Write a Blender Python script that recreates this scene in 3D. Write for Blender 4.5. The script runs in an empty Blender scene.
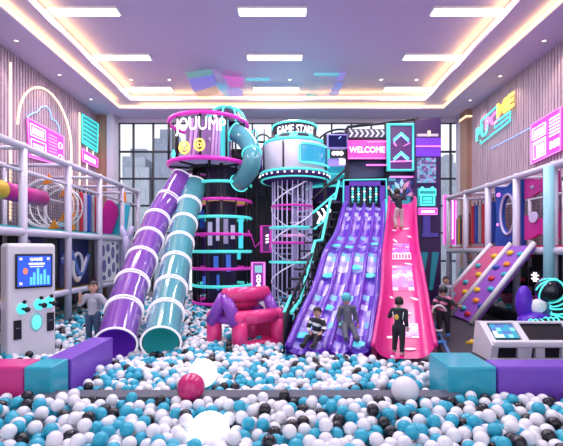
import bpy, bmesh, math, random
import numpy as np
from mathutils import Vector, Matrix, Euler
random.seed(7)
rng = np.random.RandomState(11)
PI = math.pi
SC = bpy.context.scene
COL = SC.collection

# ------------------------------------------------------------------ camera
CAMZ = 2.2
cam_d = bpy.data.cameras.new('camera'); cam = bpy.data.objects.new('camera', cam_d); COL.objects.link(cam)
cam.location = (0, 0, CAMZ); cam.rotation_euler = (PI/2, 0, 0)
cam_d.sensor_width = 36; cam_d.lens = 36*400/563.0
cam_d.shift_x = -2.5/563; cam_d.shift_y = 27/563.0
SC.camera = cam
# ------------------------------------------------------------------ world
w = bpy.data.worlds.new('sky'); SC.world = w; w.use_nodes = True
bgn = w.node_tree.nodes['Background']; bgn.inputs[0].default_value = (0.86, 0.90, 1.0, 1); bgn.inputs[1].default_value = 1.3
# ------------------------------------------------------------------ exposure
SC.view_settings.view_transform = 'Standard'; SC.view_settings.look = 'None'
SC.view_settings.exposure = 0.0; SC.view_settings.gamma = 1.0; SC.view_settings.use_curve_mapping = False
SC.cycles.use_denoising = True
SC.cycles.max_bounces = 6; SC.cycles.transparent_max_bounces = 12
SC.cycles.sample_clamp_indirect = 6

def area(name, loc, size, energy, color, rot=(0, 0, 0)):
    l = bpy.data.lights.new(name, 'AREA'); l.energy = energy; l.color = color
    l.shape = 'RECTANGLE'; l.size, l.size_y = size
    o = bpy.data.objects.new(name, l); o.location = loc; o.rotation_euler = rot; COL.objects.link(o)
    return o
# light of the nine ceiling panels, then two additional unseen rows without fixtures
for cx in (-4.82, -.28, 4.4):
    for cy in (9.67, 11.96, 14.3):
        area('panel_or_added_light', (cx, cy, 7.9), (1.6, 0.3), 78, (1.0, 0.93, 1.0))
    for cy in (4.9, 7.3):
        area('panel_or_added_light', (cx, cy, 7.9), (1.6, 0.3), 85, (1.0, 0.94, 1.0))
# warm LED tape in the two ceiling coves
for nm, xa, xb, yb, zc, en in (('inner', -5.62, 5.17, 14.77, 7.82, 60), ('outer', -6.24, 6.04, 15.24, 7.66, 38)):
    area('cove_light', (xa, 6.2, zc), (.04, 17.2), en, (1., .62, .14), (0, math.radians(212), 0))
    area('cove_light', (xb, 6.2, zc), (.04, 17.2), en, (1., .62, .14), (0, math.radians(148), 0))
    area('cove_light', (-.1, yb, zc), (10.8, .04), en*.6, (1., .62, .14), (math.radians(212), 0, 0))

# ------------------------------------------------------------------ helpers
def P(x, y, Y):
    return Vector(((x-284)*Y/400.0, Y, CAMZ-(y-250)*Y/400.0))

MATS = {}
def mat(name, col=(.5, .5, .5), rough=.5, metal=0., emit=None, es=0., alpha=1., trans=0., coat=0., ior=1.45):
    if name in MATS: return MATS[name]
    m = bpy.data.materials.new(name); m.use_nodes = True
    b = m.node_tree.nodes['Principled BSDF']
    b.inputs['Base Color'].default_value = (*col, 1); b.inputs['Roughness'].default_value = rough
    b.inputs['Metallic'].default_value = metal; b.inputs['IOR'].default_value = ior
    if emit: b.inputs['Emission Color'].default_value = (*emit, 1); b.inputs['Emission Strength'].default_value = es
    if alpha < 1: b.inputs['Alpha'].default_value = alpha
    if trans: b.inputs['Transmission Weight'].default_value = trans
    if coat: b.inputs['Coat Weight'].default_value = coat; b.inputs['Coat Roughness'].default_value = .08
    # fine procedural wear in the gloss
    if not emit:
        nt = m.node_tree; n = nt.nodes.new('ShaderNodeTexNoise'); n.inputs['Scale'].default_value = 9
        mr = nt.nodes.new('ShaderNodeMapRange'); mr.inputs[3].default_value = max(0, rough-.06); mr.inputs[4].default_value = min(1, rough+.06)
        tc = nt.nodes.new('ShaderNodeTexCoord')
        nt.links.new(tc.outputs['Object'], n.inputs['Vector']); nt.links.new(n.outputs[0], mr.inputs[0]); nt.links.new(mr.outputs[0], b.inputs['Roughness'])
    MATS[name] = m
    return m

def cell_mat(name, nx, ny, stops, rough=.25, es=0., seed=0., coat=.4):
    """printed patchwork: each UV cell takes one of a few colours"""
    if name in MATS: return MATS[name]
    m = bpy.data.materials.new(name); m.use_nodes = True; nt = m.node_tree; b = nt.nodes['Principled BSDF']
    uv = nt.nodes.new('ShaderNodeTexCoord')
    mu = nt.nodes.new('ShaderNodeVectorMath'); mu.operation = 'MULTIPLY'; mu.inputs[1].default_value = (nx, ny, 1)
    fl = nt.nodes.new('ShaderNodeVectorMath'); fl.operation = 'FLOOR'
    ad = nt.nodes.new('ShaderNodeVectorMath'); ad.operation = 'ADD'; ad.inputs[1].default_value = (seed+.37, seed*1.7+.11, 0)
    wn = nt.nodes.new('ShaderNodeTexWhiteNoise'); wn.noise_dimensions = '2D'
    cr = nt.nodes.new('ShaderNodeValToRGB'); cr.color_ramp.interpolation = 'CONSTANT'
    el = cr.color_ramp.elements
    el[0].position = 0; el[0].color = (*stops[0][1], 1); el[1].position = stops[1][0]; el[1].color = (*stops[1][1], 1)
    for p, c in stops[2:]:
        e = el.new(p); e.color = (*c, 1)
    L = nt.links.new
    L(uv.outputs['UV'], mu.inputs[0]); L(mu.outputs[0], fl.inputs[0]); L(fl.outputs[0], ad.inputs[0]); L(ad.outputs[0], wn.inputs['Vector'])
    L(wn.outputs['Value'], cr.inputs[0]); L(cr.outputs[0], b.inputs['Base Color'])
    b.inputs['Roughness'].default_value = rough; b.inputs['Coat Weight'].default_value = coat; b.inputs['Coat Roughness'].default_value = .08
    if es:
        L(cr.outputs[0], b.inputs['Emission Color']); b.inputs['Emission Strength'].default_value = es
    MATS[name] = m
    return m

def neon(name, col, es): return mat(name, tuple(min(1, c) for c in col), .4, emit=col, es=es)
CY = neon('neon_cyan', (.10, .85, .80), .95)
MG = neon('neon_magenta', (.80, .05, .62), .9)
PK = neon('neon_pink', (1., .25, .80), .95)
WN = neon('neon_white', (1., .97, 1.), 1.5)
WA = neon('neon_warm', (1., .72, .42), 1.6)
WAS = neon('neon_warm_soft', (1., .74, .5), 1.6)
YE = neon('neon_yellow', (1., .72, .12), 1.1)
BL = neon('neon_blue', (.25, .45, 1.), 1.3)
PANEL = neon('light_panel', (1., .97, 1.), 4.)
GLOW = neon('lamp_ball', (1., 1., 1.), .8)
ringM = mat('ring_magenta', (.62, .03, .42), .3, emit=(.8, .05, .6), es=.28)
ringC = mat('ring_cyan', (.08, .62, .6), .3, emit=(.1, .85, .8), es=.55)
BLK = mat('black_steel', (.012, .012, .02), .4)
DK = mat('dark_panel', (.022, .018, .04), .5)
DKP = mat('dark_purple', (.06, .02, .14), .45)
GREYP = mat('lilac_pipe', (.56, .53, .68), .35, coat=.3)
WHT = mat('white_plastic', (.78, .77, .84), .35, coat=.3)
LIL = mat('lilac_plastic', (.60, .54, .82), .4)
PUR = mat('purple_plastic', (.13, .025, .48), .25, coat=.5)
PURV = mat('violet_vinyl', (.22, .08, .58), .4, coat=.2)
TEALV = mat('teal_vinyl', (.05, .42, .52), .4, coat=.2)
PINKV = mat('pink_vinyl', (.72, .04, .28), .4, coat=.2)
PINKP = mat('pink_plastic', (.80, .02, .30), .28, coat=.5)
TEAL = mat('teal_plastic', (.03, .45, .48), .22, coat=.5)
CYP = mat('cyan_plastic', (.03, .42, .56), .3, coat=.3)
RED = mat('red_pad', (.55, .02, .05), .5)
ORG = mat('orange_pad', (.85, .28, .03), .5)
YEL = mat('yellow_pad', (.85, .55, .04), .5)
BLU = mat('blue_pad', (.02, .08, .45), .45)
NAV = mat('navy_pad', (.015, .02, .12), .45)
GRY = mat('grey_pad', (.35, .35, .4), .5)
MAGP = mat('magenta_pad', (.55, .02, .30), .4, coat=.2)
BALLW = mat('ball_white', (.88, .87, .93), .3, coat=.25)
BALLC = mat('ball_cyan', (.03, .44, .62), .3, coat=.25)
BALLK = mat('ball_black', (.012, .012, .02), .25, coat=.3)

WM = {}
def xf(o, mtx): WM[o.name] = mtx
def tag(o, label=None, cat=None, group=None, kind=None):
    if label: o['label'] = label
    if cat: o['category'] = cat
    if group: o['group'] = group
    if kind: o['kind'] = kind
    return o
def thing(name, loc, label, cat, group=None, rz=0.):
    o = bpy.data.objects.new(name, None); COL.objects.link(o); o.empty_display_size = .1
    o.location = loc; o.rotation_euler = (0, 0, rz)
    WM[o.name] = Matrix.Translation(Vector(loc)) @ Matrix.Rotation(rz, 4, 'Z')
    return tag(o, label, cat, group)
def link_mesh(name, me, parent=None, local=False):
    o = bpy.data.objects.new(name, me); COL.objects.link(o)
    if parent is not None:
        pm = WM.get(parent.name, Matrix.Identity(4))
        if not local: me.transform(pm.inverted())
        o.parent = parent; WM[o.name] = pm
    else:
        n = len(me.vertices); a = np.empty(n*3); me.vertices.foreach_get('co', a); a = a.reshape(-1, 3)
        c = (a.min(0)+a.max(0))/2; c[2] = a[:, 2].min(); v = Vector(c)
        me.transform(Matrix.Translation(-v)); o.location = v; WM[o.name] = Matrix.Translation(v)
    return o

class MB:
    def __init__(s): s.v = []; s.f = []; s.m = []; s.uv = {}; s.mats = []; s.flat = set()
    def mi(s, m):
        if m not in s.mats: s.mats.append(m)
        return s.mats.index(m)
    def add(s, vs, fs, m, uvs=None, flat=False):
        b = len(s.v); s.v += [tuple(v) for v in vs]; k = s.mi(m)
        for i, f in enumerate(fs):
            if flat: s.flat.add(len(s.f))
            if uvs: s.uv[len(s.f)] = uvs[i]
            s.f.append(tuple(b+j for j in f)); s.m.append(k)
        return s
    def box(s, c, sz, m, rz=0., R=None, bev=0.):
        c = Vector(c); hx, hy, hz = (q/2 for q in sz)
        R = R or Matrix.Rotation(rz, 3, 'Z')
        if bev > 0:
            bev = min(bev, .45*min(sz))
            bm = bmesh.new(); bmesh.ops.create_cube(bm, size=1)
            for v in bm.verts: v.co = Vector((v.co.x*sz[0], v.co.y*sz[1], v.co.z*sz[2]))
            bmesh.ops.bevel(bm, geom=bm.edges[:], offset=bev, segments=2, affect='EDGES', profile=.5)
            bm.verts.index_update()
            vs = [c+R@v.co for v in bm.verts]; fs = [[v.index for v in f.verts] for f in bm.faces]; bm.free()
            return s.add(vs, fs, m, flat=True)
        q = [(-hx, -hy, -hz), (hx, -hy, -hz), (hx, hy, -hz), (-hx, hy, -hz), (-hx, -hy, hz), (hx, -hy, hz), (hx, hy, hz), (-hx, hy, hz)]
        fs = [(0, 3, 2, 1), (4, 5, 6, 7), (0, 1, 5, 4), (1, 2, 6, 5), (2, 3, 7, 6), (3, 0, 4, 7)]
        U = [(0, 0), (1, 0), (1, 1), (0, 1)]
        return s.add([c+R@Vector(t) for t in q], fs, m, [U]*6, flat=True)
    def bb(s, x0, x1, y0, y1, z0, z1, m, bev=0.):
        return s.box(((x0+x1)/2, (y0+y1)/2, (z0+z1)/2), (abs(x1-x0), abs(y1-y0), abs(z1-z0)), m, bev=bev)
    def tube(s, pts, r, m, n=8, closed=False, cap=True):
        pts = [Vector(p) for p in pts]; N = len(pts)
        rs = r if isinstance(r, (list, tuple)) else [r]*N
        T = []
        for i in range(N):
            a = pts[(i-1) % N] if (closed or i > 0) else pts[i]; b = pts[(i+1) % N] if (closed or i < N-1) else pts[i]
            t = b-a; T.append(t.normalized() if t.length > 1e-9 else Vector((0, 0, 1)))
        up = Vector((0, 0, 1)) if abs(T[0].z) < .9 else Vector((1, 0, 0))
        nn = T[0].cross(up).normalized(); vs = []
        for i in range(N):
            nn = (nn-T[i]*nn.dot(T[i])).normalized(); bb_ = T[i].cross(nn)
            for k in range(n):
                a = 2*PI*k/n; vs.append(pts[i]+(nn*math.cos(a)+bb_*math.sin(a))*rs[i])
        fs = []
        for i in range(N if closed else N-1):
            j = (i+1) % N
            for k in range(n):
                l = (k+1) % n; fs.append((i*n+k, i*n+l, j*n+l, j*n+k))
        if not closed and cap:
            fs.append(tuple(range(n-1, -1, -1))); fs.append(tuple((N-1)*n+k for k in range(n)))
        return s.add(vs, fs, m)
    def ring(s, c, R, r, m, n=48, k=8, ax='z', a0=0, a1=2*PI, ry=None):
        c = Vector(c); full = abs(a1-a0-2*PI) < 1e-6; pts = []; ry = ry or R
        cnt = n if full else n+1
        for i in range(cnt):
            a = a0+(a1-a0)*i/n; q = {'z': (R*math.cos(a), ry*math.sin(a), 0), 'y': (R*math.cos(a), 0, ry*math.sin(a)), 'x': (0, R*math.cos(a), ry*math.sin(a))}[ax]
            pts.append(c+Vector(q))
        return s.tube(pts, r, m, k, closed=full)
    def lathe(s, c, prof, m, n=40, a0=0, a1=2*PI):
        c = Vector(c); full = abs(a1-a0-2*PI) < 1e-6; cnt = n if full else n+1; K = len(prof); vs = []; fs = []
        for i in range(cnt):
            a = a0+(a1-a0)*i/n
            for r, z in prof: vs.append(c+Vector((r*math.cos(a), r*math.sin(a), z)))
        for i in range(n):
            j = (i+1) % cnt
            for k in range(K-1): fs.append((i*K+k, j*K+k, j*K+k+1, i*K+k+1))
        return s.add(vs, fs, m)
    def sph(s, c, r, m, seg=16, rg=10, R=None):
        c = Vector(c); rr = r if isinstance(r, (tuple, list)) else (r, r, r); vs = []; fs = []; R = R or Matrix.Identity(3)
        for i in range(rg+1):
            t = PI*i/rg
            for j in range(seg):
                a = 2*PI*j/seg; vs.append(c+R@Vector((rr[0]*math.sin(t)*math.cos(a), rr[1]*math.sin(t)*math.sin(a), rr[2]*math.cos(t))))
        for i in range(rg):
            for j in range(seg):
                k = (j+1) % seg
                if i == 0: fs.append((j, seg+j, seg+k))
                elif i == rg-1: fs.append((i*seg+j, (i+1)*seg+j, i*seg+k))
                else: fs.append((i*seg+j, (i+1)*seg+j, (i+1)*seg+k, i*seg+k))
        return s.add(vs, fs, m)
    def sheet(s, rows, m, uv=True):
        a, b = len(rows), len(rows[0]); vs = [p for r in rows for p in r]; fs = []; us = []
        for i in range(a-1):
            for j in range(b-1):
                fs.append((i*b+j, i*b+j+1, (i+1)*b+j+1, (i+1)*b+j))
                us.append([(j/(b-1), i/(a-1)), ((j+1)/(b-1), i/(a-1)), ((j+1)/(b-1), (i+1)/(a-1)), (j/(b-1), (i+1)/(a-1))])
        return s.add(vs, fs, m, us)
    def prism(s, poly, ext, m):
        poly = [Vector(p) for p in poly]; ext = Vector(ext); n = len(poly)
        vs = poly+[p+ext for p in poly]
        fs = [tuple(range(n)), tuple(range(2*n-1, n-1, -1))]+[(i, i+n, (i+1) % n+n, (i+1) % n) for i in range(n)]
        us = [[(.5, .5)]*len(f) for f in fs]
        if n == 4: us[0] = [(0, 0), (1, 0), (1, 1), (0, 1)]; us[1] = [(0, 1), (1, 1), (1, 0), (0, 0)]
        return s.add(vs, fs, m, us, flat=True)
    def build(s, name, parent=None, local=False, label=None):
        me = bpy.data.meshes.new(name); me.from_pydata(s.v, [], s.f)
        for m in s.mats: me.materials.append(m)
        me.polygons.foreach_set('material_index', s.m)
        me.polygons.foreach_set('use_smooth', [i not in s.flat for i in range(len(s.f))])
        if s.uv:
            ul = me.uv_layers.new(name='uv')
            for p in me.polygons:
                u = s.uv.get(p.index)
                if u:
                    for li, q in zip(p.loop_indices, u): ul.data[li].uv = q
        bm = bmesh.new(); bm.from_mesh(me); bmesh.ops.recalc_face_normals(bm, faces=bm.faces); bm.to_mesh(me); bm.free()
        me.update()
        o = link_mesh(name, me, parent, local)
        if label: o['label'] = label
        return o

def struct(name, mb, parent=None):
    o = mb.build(name, parent)
    if parent is None: o['kind'] = 'structure'
    return o
def single(name, mb, label, cat, group=None, kind=None):
    return tag(mb.build(name), label, cat, group, kind)

def text_mesh(txt, size, depth=.01, bold=0.):
    c = bpy.data.curves.new('lettering', 'FONT'); c.body = txt; c.size = size; c.extrude = depth; c.offset = bold
    c.align_x = 'CENTER'; c.align_y = 'CENTER'; c.resolution_u = 3
    o = bpy.data.objects.new('lettering', c); COL.objects.link(o)
    bpy.context.view_layer.update(); dg = bpy.context.evaluated_depsgraph_get()
    me = bpy.data.meshes.new_from_object(o.evaluated_get(dg)); bpy.data.objects.remove(o)
    vs = [v.co.copy() for v in me.vertices]; fs = [tuple(p.vertices) for p in me.polygons]; bpy.data.meshes.remove(me)
    return vs, fs
def text_on(mb, txt, c, size, m, u=(1, 0, 0), v=(0, 0, 1), bold=0., depth=.012, sx=1.):
    """letters in the plane of u (reading direction) and v (up)"""
    vs, fs = text_mesh(txt, size, depth, bold); u = Vector(u).normalized(); v = Vector(v).normalized(); n = u.cross(v); c = Vector(c)
    return mb.add([c+u*p.x*sx+v*p.y+n*p.z for p in vs], fs, m, flat=True)
def text_round(mb, txt, c, R, size, m, a_mid, bold=0., sx=1., depth=.012):
    vs, fs = text_mesh(txt, size, depth, bold); c = Vector(c); out = []
    for p in vs:
        a = a_mid+p.x*sx/R; r = R+p.z; out.append(c+Vector((r*math.cos(a), r*math.sin(a), p.y)))
    return mb.add(out, fs, m, flat=True)

def copy_tree(o, parent=None):
    c = o.copy(); COL.objects.link(c)
    if parent is not None: c.parent = parent
    for ch in list(o.children): copy_tree(ch, c)
    return c

# =================================================================== ROOM
XL, XR, YB, YF = -7.5, 7.25, 16.4, -2.5
ZS, ZM, ZC = 7.6, 7.75, 8.0
m_floor = mat('floor_vinyl', (.10, .10, .14), .35)
m_ceil = mat('ceiling_paint', (.60, .51, .76), .6)
m_sof = mat('soffit_paint', (.58, .50, .74), .55)
def slat_mat():
    m = bpy.data.materials.new('wall_slats'); m.use_nodes = True; nt = m.node_tree; b = nt.nodes['Principled BSDF']
    tc = nt.nodes.new('ShaderNodeTexCoord'); mp = nt.nodes.new('ShaderNodeMapping'); mp.inputs['Scale'].default_value = (1, 9, .5)
    n = nt.nodes.new('ShaderNodeTexNoise'); n.inputs['Scale'].default_value = 2.5
    cr = nt.nodes.new('ShaderNodeValToRGB'); cr.color_ramp.elements[0].color = (.43, .32, .41, 1); cr.color_ramp.elements[1].color = (.57, .44, .53, 1)
    cr.color_ramp.elements[0].position = .35; cr.color_ramp.elements[1].position = .65
    nt.links.new(tc.outputs['Object'], mp.inputs[0]); nt.links.new(mp.outputs[0], n.inputs['Vector']); nt.links.new(n.outputs[0], cr.inputs[0]); nt.links.new(cr.outputs[0], b.inputs['Base Color'])
    b.inputs['Roughness'].default_value = .6
    return m
m_slat = slat_mat()
m_wood = mat('wood_pilaster', (.36, .20, .15), .5)
struct('floor', MB().bb(XL-.2, XR+.2, YF, YB+.2, -.1, 0, m_floor))
for nm, x, sg in (('wall_left', XL, 1), ('wall_right', XR, -1)):
    mb = MB(); mb.bb(x-.2*sg, x, YF, YB+.2, 0, ZC+.1, m_slat)
    y = YF+.06
    while y < YB-1.05:
        mb.bb(x, x+.045*sg, y, y+.075, 0, ZS, m_slat); y += .125
    struct(nm, mb)
# main tray ceiling, two steps
mb = MB(); mb.bb(-5.7, 5.25, YF, 14.85, ZC, ZC+.1, m_ceil); struct('ceiling', mb)
def ringplane(mb, x0, x1, y1, X0, X1, Y1, z, th, m):
    mb.bb(X0, x0, YF, Y1, z, z+th, m); mb.bb(x1, X1, YF, Y1, z, z+th, m); mb.bb(x0, x1, y1, Y1, z, z+th, m)
mb = MB(); ringplane(mb, -5.7, 5.25, 14.85, -6.35, 6.15, 15.3, ZM, .35, m_ceil); struct('ceiling_step', mb)
mb = MB(); ringplane(mb, -6.3, 6.1, 15.3, XL, XR, YB+.2, ZS, .5, m_sof); struct('ceiling_soffit', mb)
def cove(name, x0, x1, y1, z, h):
    mb = MB(); t = .03
    mb.bb(x0-.001, x0+t, YF, y1, z, z+h, WA); mb.bb(x1-t, x1+.001, YF, y1, z, z+h, WA); mb.bb(x0, x1, y1-t, y1, z, z+h, WA)
    struct(name, mb)
cove('trim_1', -6.3, 6.1, 15.3, ZS+.035, .09)
cove('trim_2', -5.7, 5.25, 14.85, ZM+.05, .1)
# back wall: sill, lintel and piers around the glazing
wb = mat('back_wall_paint', (.60, .56, .68), .6)
mb = MB(); mb.bb(XL, XR, YB, YB+.2, 0, .5, wb); mb.bb(XL, XR, YB, YB+.2, 7.42, ZS, wb); struct('wall_back', mb)
mb = MB(); mb.bb(XL, -6.98, 15.98, YB, 0, ZS, m_wood); mb.bb(-7.05, -6.78, 15.9, YB+.02, 0, ZS, wb); struct('trim_3', mb)
mb = MB(); mb.bb(7.0, XR+.02, 15.35, 15.9, 0, ZS, m_wood); mb.bb(7.05, XR, 15.9, YB, 0, ZS, wb); struct('trim_4', mb)
mb = MB(); mb.bb(6.97, XR, 15.32, 15.92, 7.3, 7.36, WA); struct('trim_5', mb)
glass = mat('window_glass', (.8, .9, 1.), .03, alpha=.02)
win = MB(); zz = [.5, 1.75, 2.9, 4.02, 5.13, 6.24, 7.42]
x = -6.19; xs = [-6.78]
while x < 7.1: xs.append(x); x += .815
fm = mat('window_frame', (.03, .03, .045), .4)
for x in xs: win.bb(x-.03, x+.03, YB, YB+.12, .5, 7.42, fm)
for z in zz: win.bb(-6.8, 7.05, YB+.005, YB+.115, z-.035, z+.035, fm)
wo = struct('window_1', win)
pg = MB().bb(-6.8, 7.05, YB+.05, YB+.06, .5, 7.42, glass).build('window_pane', wo)

# city beyond the window
def tower(x0, x1, y, h, col, seed, label):
    m = cell_mat('facade_%d' % seed, 12, 46, [(0, col), (.45, tuple(c*.88 for c in col)), (.75, tuple(min(1, c*1.08) for c in col))], .6, 0, seed, 0.)
    mb = MB(); mb.bb(x0, x1, y, y+8, -20, h, m); w_ = x1-x0
    o = single('office_tower', mb, label, 'building', 'towers of the city outside')
    r = MB(); r.bb(x0+w_*.2, x1-w_*.25, y+1, y+6, h, h+1.6, m); r.build('roof_block', o)
tower(-28.3, -23.2, 70, 18.6, (.34, .38, .46), 1, 'pale grey tower seen through the left window, left of the tallest')
tower(-23.1, -19.6, 58, 14.2, (.42, .46, .54), 2, 'low light grey block in front of the left window towers')
tower(-19.0, -15.6, 58, 18.4, (.26, .30, .40), 3, 'tallest dark grey tower outside the left window')
tower(26.6, 29.0, 66, 16.6, (.34, .38, .46), 4, 'grey tower outside the right window')
sky_ground = mat('street', (.4, .4, .43), .8)
struct('ground', MB().bb(-90, 90, 30, 140, -20.2, -20, sky_ground))

# ceiling fixtures
i = 0
rows = ['front', 'middle', 'back']; cols = ['left', 'centre', 'right']
for ci, cx in enumerate((-4.82, -.28, 4.4)):
    for ri, cy in enumerate((9.67, 11.96, 14.3)):
        cxx = cx
        t = thing('ceiling_light', (cxx, cy, ZC), 'long white ceiling light panel, %s row, %s column' % (rows[ri], cols[ci]), 'ceiling light', 'ceiling light panels')
        MB().bb(cxx-.84, cxx+.84, cy-.17, cy+.17, ZC-.05, ZC, WHT).build('frame', t)
        MB().bb(cxx-.80, cxx+.80, cy-.135, cy+.135, ZC-.07, ZC-.045, PANEL).build('diffuser', t)
def spot(x, y, z, label):
    t = thing('downlight', (x, y, z), label, 'downlight', 'recessed downlights')
    mb = MB(); mb.lathe((x, y, z), [(.07, 0), (.07, -.02), (.045, -.02), (.045, 0)], WHT, 14); mb.build('rim', t)
    mb = MB(); mb.lathe((x, y, z-.012), [(.001, 0), (.044, 0)], PANEL, 14); mb.build('lens', t)
    if z < 7.9:   # the soffit downlights wash the slatted walls
        l = bpy.data.lights.new('downlight_beam', 'SPOT'); l.energy = 50; l.color = (1., .78, .62); l.spot_size = 1.5; l.spot_blend = .7; l.shadow_soft_size = .04
        o = bpy.data.objects.new('downlight_beam', l); o.location = (x, y, z-.05); o.rotation_euler = (0, .28*(1 if x > 0 else -1)*-1, 0); COL.objects.link(o)
for (x, y, s) in ((-6.9, 10.3, 'left'), (-6.9, 12.3, 'left'), (-6.9, 14.3, 'left')):
    spot(x, y, ZS, 'small round downlight in the left soffit, %s' % {10.3: 'nearest the viewer', 12.3: 'middle of three', 14.3: 'nearest the window'}[y])
for (x, y) in ((6.7, 10.3), (6.7, 12.4), (6.7, 14.4)):
    spot(x, y, ZS, 'small round downlight in the right soffit, %s' % {10.3: 'nearest the viewer', 12.4: 'middle of three', 14.4: 'nearest the window'}[y])
for x, nme in ((-5.2, 'leftmost'), (-3.9, 'second from the left'), (.2, 'centre'), (3.3, 'second from the right'), (4.5, 'rightmost')):
    spot(x, 13.6, ZC, 'small round downlight by the window end of the tray ceiling, %s' % nme)

# coloured light on the ceiling, imitated by added glowing translucent sheets
def painted_light(name, pts, col, label, g='painted patches of coloured light under the ceiling'):
    m = mat('painted_light_'+name, col, .15, alpha=.55, emit=col, es=.25)
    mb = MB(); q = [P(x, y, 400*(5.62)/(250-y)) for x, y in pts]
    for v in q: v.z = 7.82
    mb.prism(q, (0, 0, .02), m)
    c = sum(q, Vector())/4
    o = single('painted_light_patch', mb, label, 'ceiling panel', g)  # added sheet of imitated light, not a real ceiling panel
    w_ = MB(); w_.tube([c+Vector((0, 0, .01)), (c.x, c.y, ZC)], .006, WHT, 5); w_.build('added_wire', o)  # wire added only to carry the sheet of imitated light
painted_light('green', [(185, 73), (211, 70), (213, 75), (188, 79)], (.25, .65, .55), 'muted green painted light patch above the drum tower, farthest left')
painted_light('indigo', [(188, 79), (213, 75), (217, 85), (194, 93)], (.35, .33, .95), 'indigo blue painted light patch above the drum tower')
painted_light('tan', [(195, 93), (216, 87), (220, 93), (200, 100)], (.70, .5, .42), 'tan painted light patch just above the drum tower dome')
painted_light('violet', [(212, 70), (218, 71), (225, 82), (216, 79)], (.5, .4, .7), 'narrow dusty violet painted light patch between indigo and pink ones')
painted_light('pink', [(223, 76), (243, 78), (244, 87), (230, 87)], (.95, .2, .75), 'bright pink painted light patch right of the drum tower dome')
painted_light('sky', [(215, 83), (225, 85), (230, 98), (221, 93)], (.2, .65, .95), 'sky blue painted light patch in the middle above the dome')
painted_light('peri', [(226, 87), (243, 91), (243, 99), (229, 97)], (.42, .42, .95), 'periwinkle painted light patch under the bright pink one')
painted_light('aqua1', [(246, 78.5), (270, 78.5), (269, 81), (246, 81)], (.25, .85, .95), 'thin aqua bar of painted light left of the centre light')
painted_light('aqua2', [(314, 73.5), (340, 73.5), (338, 76), (314, 76)], (.25, .85, .95), 'thin aqua bar of painted light right of the centre light')
painted_light('vio2', [(340, 73), (346, 73), (343, 80), (336, 80)], (.5, .4, .95), 'small violet painted light patch at the end of the right aqua bar')
painted_light('blue2', [(336, 83), (343, 83), (338, 95), (329, 95)], (.3, .4, .95), 'slanted blue painted light patch right of the centre light')
painted_light('aqua3', [(323, 99), (334, 96), (333, 101), (320, 104)], (.4, .9, .95), 'short slanted aqua painted light patch near the cove')
painted_light('mint', [(307, 94), (318, 96), (318, 100), (305, 99)], (.3, .75, .75), 'mint painted light patch farthest back right of centre')

# =================================================================== WALL NEON
def wallL(y, z, off=.07): return Vector((XL+off, y, z))
def wallR(y, z, off=.07): return Vector((XR-off, y, z))
def onL(px, py, off=.08):  # point of the left wall that sits at that image spot
    Y = (XL+off)*400/(px-284); return P(px, py, Y)
def onR(px, py, off=.08):
    Y = (XR-off)*400/(px-284); return P(px, py, Y)
# arch light strip
mb = MB(); pts = []
y0, y1 = 11.15, 13.95
for k in range(31):
    a = PI*k/30; yy = (y0+y1)/2-(y1-y0)/2*math.cos(a); pts.append(Vector((XL+.08, yy, 5.7+1.5*math.sin(a))))
pts = pts+[Vector((XL+.08, y1, z)) for z in (4.4, 3.4)]
mb.tube(pts, .03, WAS, 6)
single('arch_light', mb, 'tall warm white arch light strip on the left slatted wall', 'light strip')
mb = MB(); pts = []
for k in range(21):
    a = PI*k/20; pts.append(Vector((XL+.08, 16.2-.65*math.cos(a), 6.35+.45*math.sin(a))))
pts = [Vector((XL+.08, 15.55, 5.7))]+pts[:13]
mb.tube(pts, .025, WAS, 6)
single('arch_light', mb, 'small warm curved light strip by the left window pilaster', 'light strip')
for nm, y, z0, z1, lab in (('a', 10.88, 3, 7.3, 'vertical warm light strip left of the arch on the left wall'), ('b', 14.55, 3.4, 7.2, 'vertical warm light strip right of the arch on the left wall'), ('c', 15.1, 3.6, 7.1, 'vertical warm light strip behind the cyan neon sign')):
    single('wall_light_strip', MB().bb(XL+.05, XL+.08, y-.02, y+.02, z0, z1, WAS), lab, 'light strip', 'vertical light strips on the left wall')

def neon_board(side, pts, body, parts, name, label):
    """pts: 4 image corners on a side wall (tl,tr,br,bl) of a flat board"""
    f = onL if side == 'L' else onR; n = Vector((1, 0, 0)) if side == 'L' else Vector((-1, 0, 0))
    q = [f(*p) for p in pts]; t = thing(name, (q[0]+q[1]+q[2]+q[3])/4, label, 'neon sign')
    def at(u, v, o=.03): return q[0]*(1-u)*(1-v)+q[1]*u*(1-v)+q[2]*u*v+q[3]*(1-u)*v+n*o
    MB().prism([at(0, 0, 0), at(1, 0, 0), at(1, 1, 0), at(0, 1, 0)], n*.03, body).build('backing_board', t)
    return t, at
pinkb = mat('pink_acrylic', (.6, .05, .5), .3, emit=(.85, .12, .75), es=.38)
cyb = mat('cyan_acrylic', (.05, .3, .35), .3, emit=(.05, .65, .65), es=.22)
def poly_neon(mb, at, pts, m, r=.018, closed=True, o=.05):
    mb.tube([at(u, v, o) for u, v in pts], r, m, 6, closed=closed)
def rect(mb, at, u0, v0, u1, v1, m, r=.018, o=.05): poly_neon(mb, at, [(u0, v0), (u1, v0), (u1, v1), (u0, v1)], m, r, True, o)
def bars(mb, at, u0, v0, u1, v1, n, m, o=.035, fill=.6, vert=True):
    for k in range(n):
        a = (k+(1-fill)/2)/n; b = (k+(1+fill)/2)/n
        if vert: uu = (u0+(u1-u0)*a, u0+(u1-u0)*b); vv = (v0, v1)
        else: uu = (u0, u1); vv = (v0+(v1-v0)*a, v0+(v1-v0)*b)
        c = [at(uu[0], vv[0], o), at(uu[1], vv[0], o), at(uu[1], vv[1], o), at(uu[0], vv[1], o)]
        nrm = (at(.5, .5, 1)-at(.5, .5, 0)).normalized()
        mb.prism(c, nrm*.012, m)
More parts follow.
